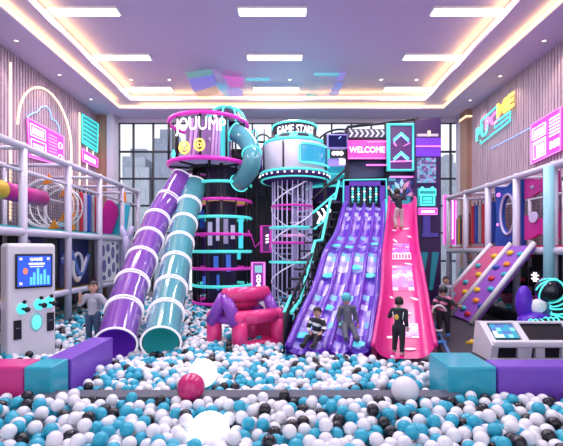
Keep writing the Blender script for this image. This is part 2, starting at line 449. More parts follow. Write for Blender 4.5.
# left pink menu board
t, at = neon_board('L', [(26, 118), (62, 137), (62, 166), (28, 157)], pinkb, None, 'neon_menu_board', 'pink glowing neon menu board under a cloud outline on the left wall')
mb = MB(); rect(mb, at, 0, 0, 1, 1, PK, .02); rect(mb, at, .06, .1, .45, .4, WN, .012); bars(mb, at, .1, .16, .42, .34, 4, WN)
rect(mb, at, .06, .5, .45, .92, WN, .012); bars(mb, at, .12, .58, .4, .86, 3, WN, vert=False)
bars(mb, at, .55, .1, .8, .9, 8, PK, vert=False, fill=.45); mb.build('neon_lines', t)
mb = MB(); poly_neon(mb, at, [(.9+.06*math.cos(a*PI/6), .35+.1*math.sin(a*PI/6)) for a in range(12)], WN, .012)
poly_neon(mb, at, [(.9+.06*math.cos(a*PI/6), .75+.1*math.sin(a*PI/6)) for a in range(12)], WN, .012); mb.build('round_symbol', t)
mb = MB(); cl = [(27, 117), (33, 113), (37, 112), (41, 107), (46, 106), (50, 110), (52, 119), (56, 121), (59, 127), (59.5, 133)]
mb.tube([onL(x, y) for x, y in cl], .02, BL, 6); single('cloud_neon', mb, 'blue neon cloud outline above the pink menu board', 'neon sign')
# cyan shop-like neon on left
t, at = neon_board('L', [(81, 113), (97, 123), (96, 153.5), (81, 143)], cyb, None, 'neon_sign', 'cyan neon striped panel sign on the left wall')
mb = MB(); rect(mb, at, 0, .04, 1, .96, CY, .022)
for v in (.18, .32, .46, .6, .74, .88): poly_neon(mb, at, [(.12, v), (.9, v)], CY, .02, False)
mb.build('neon_lines', t)
t, at = neon_board('L', [(81, 149), (96.5, 158.5), (96.5, 167.5), (81.5, 161)], pinkb, None, 'neon_sign', 'small pink neon plate under the cyan panel sign, left wall')
mb = MB(); rect(mb, at, 0, 0, 1, 1, PK, .02); bars(mb, at, .12, .3, .88, .75, 6, WN); mb.build('neon_lines', t)
# right wall: word sign with cyan frame
t, at = neon_board('R', [(478, 124), (514, 97), (514, 118), (478, 144)], mat('clear_backing', (.5, .45, .55), .2, alpha=.15), None, 'neon_word_sign', 'cyan, pink and yellow neon word sign on the right slatted wall')
mb = MB(); poly_neon(mb, at, [(.15, .3), (.15, .02), (.62, -.12), (.62, .1)], CY, .03, False)
poly_neon(mb, at, [(.12, .95), (.12, 1.12), (.95, 1.05), (.95, .62), (.55, .62), (.55, .85), (.9, .82)], CY, .03, False); mb.build('frame_tube', t)
def text_at(mb, txt, at, u, v, size, m, o=.06, sx=1., bold=0.):
    c = at(u, v, o); ux = (at(u+.1, v, o)-at(u-.1, v, o)); vx = (at(u, v-.1, o)-at(u, v+.1, o))
    return text_on(mb, txt, c, size, m, ux, vx, bold, .01, sx)
mb = MB(); text_at(mb, 'PU', at, .17, .6, .62, CY, sx=1.2, bold=.02); mb.build('letters_cyan', t)
mb = MB(); text_at(mb, 'PO', at, .48, .42, .55, PK, sx=1.3, bold=.02); mb.build('letters_pink', t)
mb = MB(); text_at(mb, 'ME', at, .82, .18, .62, YE, sx=1.3, bold=.025); mb.build('letters_yellow', t)
mb = MB(); mb.tube([onR(490, 149), onR(530, 128)], .012, BL, 6); single('neon_line', mb, 'thin slanted blue neon line on the right wall below the word sign', 'neon sign')
t, at = neon_board('R', [(533, 125), (563, 107), (563, 150), (533, 164)], pinkb, None, 'neon_menu_board', 'large pink neon menu board on the right wall')
mb = MB(); rect(mb, at, 0, 0, .98, 1, PK, .022)
rect(mb, at, .05, .14, .5, .42, WN, .014); bars(mb, at, .08, .2, .47, .37, 4, WN)
rect(mb, at, .08, .5, .5, .92, WN, .014); bars(mb, at, .16, .6, .44, .88, 4, WN); bars(mb, at, .1, .52, .48, .57, 1, WN, vert=False)
bars(mb, at, .62, .1, .95, .58, 6, WN, vert=False, fill=.4); bars(mb, at, .62, .68, .95, .86, 3, WN); mb.build('neon_lines', t)

# =================================================================== PIT, KERBS, MAT
m_pit = mat('pit_liner', (.35, .45, .55), .6)
struct('pit_floor', MB().bb(-7.4, 7.2, 3.0, 15.6, 0, .1, m_pit))
m_mat = mat('charcoal_mat', (.035, .033, .045), .55)
mb = MB(); pl = [(2.5, 5.75), (2.62, 6.5), (3.05, 7.95), (3.5, 9.5), (4.1, 11.9), (7.2, 11.9), (7.2, 5.75)]
mb.prism([(x, y, .1) for x, y in pl], (0, 0, .35), m_mat); struct('raised_play_deck', mb)
mb = MB(); mb.tube([(2.58, 6.0, .47), (2.70, 6.5, .47), (3.12, 7.95, .47), (3.57, 9.5, .47)], .035, mat('blue_edging', (.10, .22, .5), .4), 6)
struct('deck_edge_strip', mb)
mb = MB(); mb.bb(-3.2, 2.3, 5.08, 5.34, .1, .34, mat('pit_divider', (.10, .11, .15), .5), .02); struct('pit_divider', mb)

def kerb(name, x0, x1, y0, y1, m, label, grp='soft foam kerb blocks', top=.68):
    mb = MB(); mb.bb(x0, x1, y0, y1, .1, top, m, .03)
    mb.tube([(x0+.02, y0-.002, top-.05), (x1-.02, y0-.002, top-.05)], .006, m, 5)
    return single('foam_kerb', mb, label, 'foam block', grp)
kerb('k', -5.6, -3.40, 5.22, 5.62, PINKV, 'pink foam kerb block at the left edge of the pit')
kerb('k', -3.39, -3.02, 5.20, 5.62, CYP, 'cyan foam kerb block between the pink and purple blocks on the left')
mb = MB(); q = [(-3.40, 5.64), (-3.0, 5.3), (-3.0, 5.64), (-2.98, 8.1), (-3.36, 8.1)]
mb.prism([(-3.38, 5.635, .1), (-3.0, 5.635, .1), (-3.02, 7.05, .1), (-3.38, 7.05, .1)], (0, 0, .56), PURV)
single('foam_kerb', mb, 'long purple foam kerb running back from the cyan block on the left', 'foam block', 'soft foam kerb blocks')
kerb('k', 2.15, 2.78, 5.22, 5.95, CYP, 'cyan foam kerb corner block beside the pink slide')
kerb('k', 2.80, 5.8, 5.22, 5.58, PURV, 'purple foam kerb block in front of the console desk on the right')

# =================================================================== SIDE PLAY FRAMES
net = mat('net_cord', (.16, .13, .18), .6)
def play_frame(side):
    sg = -1 if side == 'L' else 1
    if side == 'L':
        Xf, Xb = -5.56, -7.2; posts = [6.75, 8.52, 10.3, 12.05, 13.75, 15.2]; top, deck, mid = 4.4, 2.7, 1.12
        lab = 'two level lilac pipe play frame along the left wall'
    else:
        Xf, Xb = 5.8, 7.0; posts = [5.85, 7.22, 8.6, 9.98, 11.37, 12.76, 14.1]; top, deck, mid = 4.02, 2.3, None
        lab = 'two level lilac pipe play frame along the right wall'
    t = thing('play_frame', ((Xf+Xb)/2, 11, 0), lab, 'play frame')
    for y in posts:
        mb = MB(); mb.tube([(Xf, y, .1), (Xf, y, top)], .085, GREYP, 12); mb.sph((Xf, y, top), .1, GREYP, 10, 8); mb.build('post', t)
        mb = MB(); mb.tube([(Xb, y, .1), (Xb, y, top)], .06, GREYP, 8); mb.build('rear_post', t)
        for zc_ in (top-.02, deck-.1): MB().tube([(Xf, y, zc_), (Xb, y, zc_)], .05, GREYP, 8).build('cross_pipe', t)
    for x, z, r, nm in ((Xf, top, .08, 'top_rail'), (Xb, top, .05, 'rear_rail'), (Xf, deck-.12, .09, 'deck_rail'), (Xf, top-.52, .035, 'hand_rail') if side == 'L' else (Xb, top-.4, .04, 'hand_rail')):
        MB().tube([(x, posts[0], z), (x, posts[-1], z)], r, GREYP, 10).build(nm, t)
    dm = mat('deck_teal', (.03, .42, .45), .4) if side == 'L' else RED
    mb = MB(); mb.bb(Xf-.02*sg, Xb, posts[0], posts[-1], deck-.05, deck, dm); mb.build('upper_deck', t)
    if mid:
        mb = MB(); mb.tube([(Xf, posts[0], mid), (Xf, posts[-1], mid)], .08, GREYP, 10); mb.build('lower_rail', t)
        for a, b, m, nm in ((8.52, 10.3, ORG, 0), (10.3, 12.05, YEL, 0), (12.05, 15.2, mat('deck_wine', (.22, .03, .12), .5), 0), (6.75, 8.52, YEL, 0)):
            MB().bb(Xf-.05*sg, Xb, a, b, mid-.02, mid+.04, m).build('lower_deck', t)
    # netting (fine cord lattice) at the rear
    mb = MB(); z0, z1 = deck, top; y = posts[0]
    while y < posts[-1]:
        mb.bb(Xb-.006, Xb+.006, y-.006, y+.006, z0, z1, net); y += .1
    z = z0
    while z < z1:
        mb.bb(Xb-.006, Xb+.006, posts[0], posts[-1], z-.006, z+.006, net); z += .1
    mb.build('netting', t)
    mb = MB(); mb.bb(Xb+.02*sg, Xb+.06*sg, posts[0], posts[-1], .1, deck-.1, DK); mb.build('rear_panel', t)
    return t
play_frame('L'); play_frame('R')

# ---- left frame contents
X = -6.2
t = thing('climb_through_roller', (X, 9.6, 3.5), 'magenta padded roller tube with a yellow end, upper left deck', 'roller')
MB().tube([(X, 8.75, 3.52), (X, 10.25, 3.52)], .2, MAGP, 20).build('roller', t)
MB().tube([(X, 7.4, 3.52), (X, 8.75, 3.52)], .21, YEL, 20).build('end_sleeve', t)
MB().tube([(X, 6.75, 3.52), (X, 11.2, 3.52)], .05, GREYP, 8).build('axle', t)
t = thing('ring_tunnel', (-6.2, 10.9, 2.7), 'white hoop tunnel with netting and orange patches on the upper left deck', 'net tunnel')
for k, y in enumerate((10.45, 10.75, 11.05, 11.35)):
    R_ = .62-.03*k
    mb = MB(); mb.ring((-6.25, y, 3.4), R_, .022 if k else .05, WHT, 36, 8, 'y'); mb.build('hoop', t)
mb = MB()
for k in range(18):
    a = 2*PI*k/18; mb.tube([(-6.25+.6*math.cos(a), 10.45, 3.4+.6*math.sin(a)), (-6.25+.53*math.cos(a+.2), 11.35, 3.4+.53*math.sin(a+.2))], .008, WHT, 5)
mb.build('tunnel_net', t)
for a in (.5, 1.4, -.6, -1.2):
    mb = MB(); c = Vector((-6.25+.62*math.cos(a), 10.4, 3.4+.62*math.sin(a)))
    mb.prism([c+Vector((-.12, -.03, -.12)), c+Vector((.16, -.03, -.05)), c+Vector((.05, -.03, .17))], (0, .05, 0), ORG); mb.build('orange_patch', t)
def pads(x, ys, cols, z0, z1, grp, lab):
    for k, (y, (m, cn)) in enumerate(zip(ys, cols)):
        mb = MB(); mb.bb(x-.09, x+.09, y-.07, y+.07, z0, z1, m, .03)
        o = single('hanging_pad', mb, lab % (cn, k), 'hanging pad', grp)
        h = MB(); h.tube([(x, y, z1), (x, y, z1+.12)], .02, BLK, 6); h.build('strap', o)
lp = [(ORG, 'orange'), (GRY, 'pale grey'), (RED, 'dark red'), (LIL, 'lilac'), (BLU, 'blue'), (GRY, 'grey'), (RED, 'red'), (NAV, 'navy')]
posn = ['first', 'second', 'third', 'fourth', 'fifth', 'sixth', 'seventh', 'eighth', 'ninth', 'tenth']
def padset(x, ys, cols, z0, z1, grp, where, order):
    for k, (y, (m, cn)) in enumerate(zip(ys, cols)):
        mb = MB(); mb.bb(x-.09, x+.09, y-.075, y+.075, z0, z1, m, .03)
        o = single('hanging_pad', mb, '%s upright hanging pad on the %s, %s from the %s' % (cn, where, posn[k], order), 'hanging pad', grp)
        h = MB(); h.tube([(x, y, z1-.01), (x, y, z1+.12)], .02, BLK, 6); h.build('strap', o)
MB_ = MB().tube([(-6.1, 11.2, 4.05), (-6.1, 13.6, 4.05)], .03, GREYP, 6); single('pad_rail', MB_, 'thin rail the coloured pads hang from on the upper left deck', 'rail')
padset(-6.1, [11.45+.24*k for k in range(8)], lp, 2.75, 3.92, 'hanging pads on the upper left deck', 'upper left deck', 'left')
mb = MB(); q = []
for k in range(24):
    a = 2*PI*k/24; q.append(Vector((-5.95+.0, 13.55, 3.3))+Vector((.28*math.cos(a)*(1+.3*math.sin(2*a)), 0, .6*math.sin(a))))
mb.prism(q, (0, .08, 0), MAGP); o = single('cutout_panel', mb, 'magenta curved cutout panel on the upper left deck beside the cyan one', 'play panel')
mb = MB(); mb.prism([(-5.98, 13.75, 2.75), (-5.45, 13.75, 2.72), (-5.3, 13.75, 3.75), (-5.85, 13.75, 3.8)], (0, .08, 0), CYP)
single('cutout_panel', mb, 'cyan slanted cutout panel on the upper left deck', 'play panel')
mb = MB(); mb.prism([(-5.65, 13.7, 3.85), (-5.4, 13.7, 3.88), (-5.45, 13.7, 4.2), (-5.58, 13.7, 4.12)], (0, .04, 0), ORG)
single('pennant', mb, 'small orange pennant above the cyan cutout panel', 'pennant')
for k, (y, m, cn) in enumerate(((14.2, TEALV, 'teal'), (14.5, GRY, 'grey'), (14.8, ORG, 'brown orange'))):
    mb = MB(); mb.bb(-6.05, -5.9, y-.1, y+.1, 2.75, 3.7, m, .03); single('hanging_pad', mb, '%s upright pad at the window end of the left upper deck' % cn, 'hanging pad', 'pads at the window end of the left frame')
# lower level murals on the left
def disc_on(mb, x, y, z, ry, rz, m, th=.02, n=32):
    q = [Vector((x, y+ry*math.cos(2*PI*k/n), z+rz*math.sin(2*PI*k/n))) for k in range(n)]
    mb.prism(q, (th, 0, 0), m)
t = thing('spinning_disc', (-5.9, 9.4, 1.9), 'large navy disc panel with magenta and white blobs on the lower left level', 'play panel')
mb = MB(); disc_on(mb, -6.0, 9.42, 1.93, .62, .72, NAV, .06); mb.build('disc', t)
mb = MB(); disc_on(mb, -5.945, 9.75, 1.75, .22, .3, MAGP, .03); mb.build('magenta_blob', t)
mb = MB(); disc_on(mb, -5.945, 9.2, 2.32, .16, .14, WHT, .03); disc_on(mb, -5.945, 9.6, 2.2, .08, .12, WHT, .03); mb.build('white_blob', t)
t = thing('mural_board', (-5.8, 11.2, 1.2), 'navy panel with white and blue wave curves on the lower left level', 'play panel')
MB().bb(-5.9, -5.84, 10.42, 11.95, 1.2, 2.5, NAV).build('panel', t)
mb = MB()
for o_, m, r in ((0, mat('wave_blue', (.12, .22, .6), .4), .07), (.35, WHT, .045)):
    pts = [Vector((-5.83, 10.5+1.4*k/24, 1.85+.35*math.sin(k/24*2*PI*1.1+o_*2.4)-o_*.5)) for k in range(25)]; mb.tube(pts, r, m, 6)
mb.ring((-5.83, 11.3, 1.75), .26, .05, WHT, 24, 6, 'x', ry=.36)
mb.build('wave_trim', t)
t = thing('spotted_panel', (-5.6, 12.9, 1.2), 'white panel with purple oval spots between posts on the lower left level', 'play panel')
mb = MB(); mb.bb(-5.66, -5.60, 12.15, 13.66, 1.2, 2.52, WHT, .02); mb.build('panel', t)
mb = MB(); mo = mat('oval_purple', (.10, .07, .32), .4)
for (u, v, a, b) in ((.15, .75, .08, .17), (.38, .82, .1, .13), (.62, .7, .09, .2), (.85, .85, .07, .1), (.85, .55, .08, .17), (.2, .38, .1, .2), (.43, .52, .07, .12), (.45, .2, .09, .14), (.66, .33, .09, .17), (.86, .2, .08, .14), (.2, .1, .09, .08), (.62, .93, .06, .05)):
    disc_on(mb, -5.605, 12.15+1.5*u, 1.2+1.3*v, a*1.2, b, mo, .02, 18)
mb.build('oval_spots', t)
# lilac fork shaped horn by the slide
t = thing('slide_horn', (-5.2, 13.2, 2.2), 'lilac forked bracket sticking up beside the purple tube slide', 'bracket')
mb = MB(); a = P(126, 258, 13.2); mb.tube([P(126, 262, 13.2), P(127, 245, 13.2), P(127, 236, 13.2)], .13, LIL, 10)
mb.tube([P(127, 240, 13.2), P(123, 232, 13.2), P(121.5, 226, 13.2)], [.12, .1, .05], LIL, 8); mb.tube([P(127, 240, 13.2), P(131, 232, 13.2), P(132.5, 226, 13.2)], [.12, .1, .05], LIL, 8)
mb.build('fork', t); MB().tube([P(126, 262, 13.2), Vector((P(126, 262, 13.2).x, 13.2, .1))], .06, GREYP, 8).build('post', t)

# ---- right frame contents
X = 6.3
rp = [(RED, 'red'), (BLU, 'blue'), (GRY, 'pale grey'), (RED, 'dark red'), (NAV, 'navy'), (BLU, 'blue')]
padset(6.05, [12.7-.23*k for k in range(6)], rp, 2.4, 3.6, 'hanging pads on the upper right deck', 'upper right deck', 'window end')
padset(6.15, [14.05-.16*k for k in range(6)], [(GRY, 'grey'), (YEL, 'yellow'), (NAV, 'navy'), (ORG, 'orange'), (GRY, 'pale'), (mat('brown_pad', (.25, .12, .08), .5), 'brown')], 2.4, 3.3, 'narrow pads at the window end of the right deck', 'right deck end bay', 'window')
# blue panel with oval hole
t = thing('porthole_panel', (5.95, 10.6, 2.35), 'blue padded panel with a large oval porthole on the upper right deck', 'play panel')
mb = MB(); n = 40; out = []; inn = []
for k in range(n):
    a = 2*PI*k/n; c, s_ = math.cos(a), math.sin(a); mx = max(abs(c), abs(s_)); f = 1/mx
    out.append((.62*c*f*(1-.06*math.cos(4*a)), .80*s_*f*(1-.08*math.cos(4*a+1)))); inn.append((.30*c, .50*s_))
vs = []; fs = []
for x_ in (5.95, 6.03):
    for (u, v) in out: vs.append((x_, 10.62+u, 3.15+v))
    for (u, v) in inn: vs.append((x_, 10.62+u, 3.15+v))
for k in range(n):
    j = (k+1) % n
    fs += [(k, j, n+j, n+k), (2*n+k, 3*n+k, 3*n+j, 2*n+j), (k, 2*n+k, 2*n+j, j), (n+k, n+j, 3*n+j, 3*n+k)]
mb.add(vs, fs, BLU, flat=True); mb.build('panel', t)
MB().ring((5.93, 10.62, 3.15), .33, .035, LIL, 40, 8, 'x', ry=.53).build('porthole_rim', t)
mb = MB(); mb.sph((5.93, 11.05, 3.72), .06, PK, 10, 8); mb.sph((5.93, 11.1, 2.9), .04, PK, 8, 6); mb.sph((5.93, 10.2, 2.5), .05, WHT, 8, 6); mb.build('bead', t)
def blob_panel(y0, y1, zc, h, label, dots):
    q = []; N = 36
    for k in range(N):
        u = k/(N-1); q.append((y0+(y1-y0)*u, zc+h*(.55+.45*abs(math.cos(u*PI*1.0)))))
    for k in range(N):
        u = 1-k/(N-1); q.append((y0+(y1-y0)*u, zc-h*(.55+.45*abs(math.cos(u*PI*1.0)))))
    t = thing('wavy_panel', (5.98, (y0+y1)/2, zc-h), label, 'play panel')
    MB().prism([(5.95, y, z) for y, z in q], (.08, 0, 0), MAGP).build('panel', t)
    mb = MB()
    for y, z, r in dots: mb.sph((5.94, y, z), r, LIL, 10, 8)
    mb.build('bumps', t)
blob_panel(8.72, 9.9, 3.70, .24, 'magenta pinched wavy panel at the top of the right deck bay', [(9.55, 3.7, .05), (9.0, 3.72, .03)])
blob_panel(8.72, 9.9, 2.75, .30, 'magenta pinched wavy panel at the bottom of the right deck bay', [])
for y, z, k in ((9.5, 2.98, 'left'), (8.85, 3.02, 'right')):
    mb = MB(); disc_on(mb, 5.91, y, z, .16, .13, LIL, .03); single('oval_window', mb, 'pale oval insert on the lower magenta wavy panel, %s one' % k, 'play panel')
mb = MB(); mb.prism([(5.95, 8.3, 3.0), (5.95, 7.9, 2.9), (5.95, 7.8, 3.9), (5.95, 8.35, 3.7)], (.06, 0, 0), WHT); o = single('cutout_panel', mb, 'white cutout panel with teal star at the far right deck edge', 'play panel')
mb = MB(); disc_on(mb, 5.91, 8.15, 3.15, .12, .13, TEAL, .04, 5); mb.build('teal_star', o)
mb = MB(); mb.tube([(5.7, 8.6, .5), (5.7, 8.6, 4.0)], .11, mat('aqua_post', (.30, .62, .72), .35), 14); single('padded_post', mb, 'aqua padded post at the right frame corner', 'post')
# lower right shapes
t = thing('soft_hills', (6.3, 13.4, .45), 'teal and navy soft arches under the far right deck', 'soft play block')
for y, r, m in ((13.6, .75, TEALV), (12.9, .62, CYP), (12.2, .5, NAV)):
    mb = MB(); q = [(6.2, y-r*math.cos(PI*k/16), .9+r*math.sin(PI*k/16)) for k in range(17)]; mb.prism(q, (.5, 0, 0), m); mb.build('arch', t)
mb = MB(); mb.bb(6.0, 6.9, 10.6, 13.9, .45, .95, mat('soft_base', (.45, .10, .2), .5), .03); mb.build('base', t)
for z, y, m, cn in ((1.75, 12.3, TEALV, 'teal'), (1.3, 12.0, RED, 'dark red'), (2.0, 11.6, RED, 'red')):
    single('soft_shelf', MB().bb(5.9, 6.9, y-.6, y+.6, z, z+.1, m, .03), '%s padded shelf under the right deck' % cn, 'soft play block')
# pink neon poster far right
t = thing('neon_poster', (6.05, 14.6, .1), 'tall pink neon poster standing by the right window past the facade tower', 'neon sign')
MB().bb(5.82, 6.26, 14.6, 14.66, 2.4, 4.2, pinkb).build('board', t)
MB().bb(5.98, 6.10, 14.6, 14.66, .1, 2.4, BLK).build('stand', t)
mb = MB(); mb.tube([(5.82, 14.58, 2.4), (6.26, 14.58, 2.4), (6.26, 14.58, 4.2), (5.82, 14.58, 4.2)], .025, PK, 6, closed=True); mb.build('outline_tube', t)
mb = MB(); mb.tube([(5.93, 14.58, 2.6), (6.15, 14.58, 2.6), (6.15, 14.58, 4.0), (5.93, 14.58, 4.0)], .02, WN, 6, closed=True); mb.build('inner_tube', t)
# ------------------------------------------------ climbing ramp
A = Vector((5.68, 9.1, 2.3)); B = Vector((5.68, 10.05, 2.3)); Cn = Vector((4.42, 9.35, .5)); D = Vector((4.42, 10.5, .5)); E = Vector((5.68, 11.0, 2.3)); F = Vector((4.42, 11.7, .5))
t = thing('climbing_ramp', (4.9, 9.9, .45), 'purple climbing ramp with coloured holds leaning on the right play frame', 'climbing ramp')
nrm = (B-A).cross(Cn-A).normalized()
if nrm.z < 0: nrm = -nrm
MB().prism([A, B, D, Cn], -nrm*.08, mat('ramp_purple', (.30, .10, .55), .4)).build('board', t)
MB().prism([B, E, F, D], -nrm*.08, mat('ramp_pink', (.60, .10, .25), .4)).build('far_board', t)
for a, b in ((A, Cn), (B, D), (E, F)):
    a2 = a+(a-b)*.03; MB().tube([a2+nrm*.03, b-(a-b)*.02+nrm*.03], .06, WHT, 10).build('edge_pipe', t)
hm = [YEL, CYP, RED, TEALV, BLU, ORG]
def hold(u, v, m, a_, b_, c_, d_, s_=.09):
    p = a_*(1-u)*(1-v)+b_*u*(1-v)+c_*(1-u)*v+d_*u*v
    e1 = (b_-a_).normalized(); e2 = nrm.cross(e1); R = Matrix((e1, e2, nrm)).transposed()
    mb = MB(); mb.sph(p+nrm*.02, (s_*1.5, s_*.8, s_*.55), m, 12, 8, R)
    o = mb.build('climbing_hold', t)
for k, (u, v) in enumerate([(.2, .12), (.7, .1), (.45, .25), (.8, .3), (.2, .38), (.6, .45), (.3, .58), (.8, .62), (.5, .75), (.15, .8), (.75, .88), (.4, .93)]):
    hold(u, v, hm[(k*5+1) % 6], A, B, Cn, D)
for k, (u, v) in enumerate([(.3, .15), (.7, .3), (.3, .42), (.6, .55), (.25, .68), (.7, .75), (.4, .88)]):
    hold(u, v, hm[(k*3) % 6], B, E, D, F)

# =================================================================== DRUM TOWER (left)
t = thing('drum_tower', (-2.09, 13.5, 0), 'round black climbing tower with glowing rings and a wide lettered drum head', 'play tower')
cx, cy, R0 = -2.09, 13.5, .97
for k in range(12):
    a = 2*PI*k/12+.13
    mb = MB(); mb.tube([(cx+(R0-.05)*math.cos(a), cy+(R0-.05)*math.sin(a), .1), (cx+(R0-.05)*math.cos(a), cy+(R0-.05)*math.sin(a), 5.0)], .035 if k % 3 else .06, BLK, 6); mb.build('post', t)
for k in range(8):
    z = 4.37-.555*k
    mb = MB(); mb.ring((cx, cy, z), R0, .05, ringC if k % 2 == 0 else ringM, 48, 8); o = mb.build('ring', t, label='%s glowing ring' % ('cyan' if k % 2 == 0 else 'magenta'))
mb = MB(); mb.lathe((cx, cy, 0), [(.02, 3.8), (R0-.08, 3.8), (R0-.08, 3.86), (.02, 3.86)], mat('amber_floor', (.75, .42, .12), .4, emit=(.9, .5, .15), es=.35)); mb.build('lit_floor', t)
mb = MB(); mb.lathe((cx, cy, 0), [(.5, .1), (.5, 5.0)], mat('core', (.03, .02, .07), .4)); mb.build('core', t)
slab = cell_mat('core_cells', 9, 14, [(0, (.03, .02, .08)), (.62, (.10, .12, .35)), (.78, (.35, .36, .55)), (.9, (.05, .45, .55)), (.95, (.6, .58, .75))], .3, .25, 3.)
for k, (dx, z0, z1, m) in enumerate([(-.55, 2.9, 3.5, 'b'), (-.3, 2.35, 3.1, 'w'), (-.02, 2.5, 3.25, 'w'), (.22, 2.4, 3.2, 'l'), (.45, 2.55, 3.0, 'w'), (.7, 2.25, 3.3, 'c'), (-.1, 1.55, 2.0, 'u'), (.3, 1.5, 2.05, 'u'), (-.45, .95, 1.35, 'u'), (0, .9, 1.4, 'u'), (.62, 1.9, 2.1, 'c')]):
    m_ = {'b': BLU, 'w': mat('lit_pale', (.5, .48, .65), .4, emit=(.6, .55, .9), es=.35), 'l': LIL, 'c': mat('lit_cyan', (.05, .5, .6), .4, emit=(.05, .7, .8), es=.6), 'u': mat('lit_blue', (.05, .12, .45), .4, emit=(.06, .18, .8), es=.5)}[m]
    MB().bb(cx+dx-.07, cx+dx+.07, cy-.62-.05, cy-.55, z0, z1, m_).build('lit_panel', t)
# head
hx, hy, RH = -2.5, 13.3, 1.28; ZT, ZB = 6.35, 4.98
MB().ring((hx, hy, ZT), RH, .065, ringM, 56, 10).build('head_ring', t, label='upper magenta rim')
MB().ring((hx, hy, ZB), RH+.02, .07, ringM, 56, 10).build('head_ring', t, label='lower magenta rim')
mb = MB(); mb.lathe((hx, hy, 0), [(.02, ZB-.05), (RH-.05, ZB-.05), (RH-.05, ZB), (.02, ZB)], LIL); mb.build('head_floor', t)
mb = MB()
for k in range(8):
    a = 2*PI*k/8+.2; mb.tube([(hx, hy, ZB-.08), (hx+RH*math.cos(a), hy+RH*math.sin(a), ZB-.06)], .045, BLK, 6)
mb.lathe((hx, hy, 0), [(RH*.42, ZB-.12), (RH*.42, ZB-.06), (RH*.5, ZB-.06), (RH*.5, ZB-.12), (RH*.42, ZB-.12)], BLK); mb.build('floor_beams', t)
for k in range(10):
    a = 2*PI*k/10+.3
    mb = MB(); mb.tube([(hx+RH*math.cos(a), hy+RH*math.sin(a), ZB), (hx+RH*math.cos(a), hy+RH*math.sin(a), ZT)], .04, BLK, 6); mb.build('head_post', t)
mb = MB(); mb.lathe((hx, hy, 0), [(.75, ZB), (.75, ZT-.1)], cell_mat('head_core', 10, 3, [(0, (.04, .02, .08)), (.5, (.10, .04, .20)), (.75, (.25, .12, .35)), (.92, (.03, .2, .28))], .3, .05, 5.)); mb.build('head_core', t)
mb = MB()
for k, a in enumerate((-2.0, -1.85, -1.3, -1.2, -1.1)):
    mb.tube([(hx+1.05*math.cos(a), hy+1.05*math.sin(a), ZB), (hx+1.0*math.cos(a+.1), hy+1.0*math.sin(a+.1), ZT-.1)], .045, mat('lit_lilac', (.6, .35, .7), .3, emit=(.8, .45, .95), es=.2), 6)
mb.build('lilac_tube', t)
mb = MB(); mb.bb(hx+.55, hx+.78, hy-1.0, hy-.9, ZB, ZT-.15, mat('lit_teal', (.05, .45, .5), .3, emit=(.05, .7, .7), es=.45)); mb.build('teal_panel', t)
mb = MB(); text_round(mb, 'JOUUMP', (hx, hy, 5.98), RH+.05, .56, WN, -PI/2-.03, bold=.0, sx=.76); mb.build('lettering', t)
for a in (-1.98, -1.6):
    mb = MB(); c = Vector((hx+(RH+.02)*math.cos(a), hy+(RH+.02)*math.sin(a), 5.30 if a < -1.8 else 5.36))
    mb.ring(c, .14, .035, YE, 28, 8, 'y', ry=.17); mb.ring(c, .06, .025, YE, 20, 6, 'y'); mb.build('gold_medallion', t)
MB().sph((hx-.95, hy-.8, 5.2), (.06, .06, .14), CY).build('side_lamp', t)
# dome on top
mb = MB(); dx, dz = -1.95, 6.38
mb.lathe((dx, 13.6, dz), [(.66*math.cos(k*PI/16), .62*math.sin(k*PI/16)) for k in range(9)], mat('dome_dark', (.05, .04, .08), .15, coat=.6), 28); mb.build('dome', t)
for k in range(5):
    a = PI*k/5+.25; pts = [(dx+.72*math.cos(q)*math.cos(a), 13.6+.72*math.cos(q)*math.sin(a), dz+.68*math.sin(q)) for q in [PI*j/24 for j in range(25)]]
    MB().tube(pts, .03, ringC, 6).build('dome_rib', t)
MB().sph((dx-.28, 12.95, 6.55), .06, WN).build('dome_lamp', t)

# teal spiral tube + purple link tube between tower and drum
def tube_slide(name, pts, r, m, ringm, label, nring=None, wall=.03, ring_r=.02, double=True, sub=8, inner=None):
    pts = [Vector(p) for p in pts]; fine = []
    for i in range(len(pts)-1):   # Catmull-Rom
        p0 = pts[max(i-1, 0)]; p1 = pts[i]; p2 = pts[i+1]; p3 = pts[min(i+2, len(pts)-1)]
        for k in range(sub):
            u = k/sub; fine.append(.5*((2*p1)+(p2-p0)*u+(2*p0-5*p1+4*p2-p3)*u*u+(3*p1-p0-3*p2+p3)*u**3))
    fine.append(pts[-1]); t = thing(name, (pts[-1].x, pts[-1].y, .1), label, 'tube slide')
    mb = MB(); mb.tube(fine, r, m, 28, cap=False); mb.tube(fine, r-wall, inner or m, 28, cap=False)
    mb.build('tube', t)
    L = [0]
    for i in range(1, len(fine)): L.append(L[-1]+(fine[i]-fine[i-1]).length)
    for k in range(nring):
        d = L[-1]*k/(nring-1)
        for off in ((-.045, .045) if double and 0 < k < nring-1 else (0,)):
            dd = min(max(d+off, 0), L[-1]); i = max(j for j in range(len(L)) if L[j] <= dd+1e-9); i = min(i, len(fine)-2)
            u = (dd-L[i])/(L[i+1]-L[i]); c = fine[i].lerp(fine[i+1], u); tt = (fine[i+1]-fine[i]).normalized()
            e1 = tt.cross(Vector((0, 0, 1))).normalized(); e2 = e1.cross(tt)
            q = [c+(e1*math.cos(2*PI*j/32)+e2*math.sin(2*PI*j/32))*(r+.01) for j in range(32)]
            MB().tube(q, ring_r, ringm, 8, closed=True).build('glowing_ring', t)
    return t
WR = mat('slide_ring_white', (.8, .78, .85), .3, emit=(1., .9, 1.), es=.45)
PT = mat('purple_tube', (.21, .07, .42), .12, coat=.8)
TT = mat('teal_tube', (.09, .34, .40), .12, coat=.8)
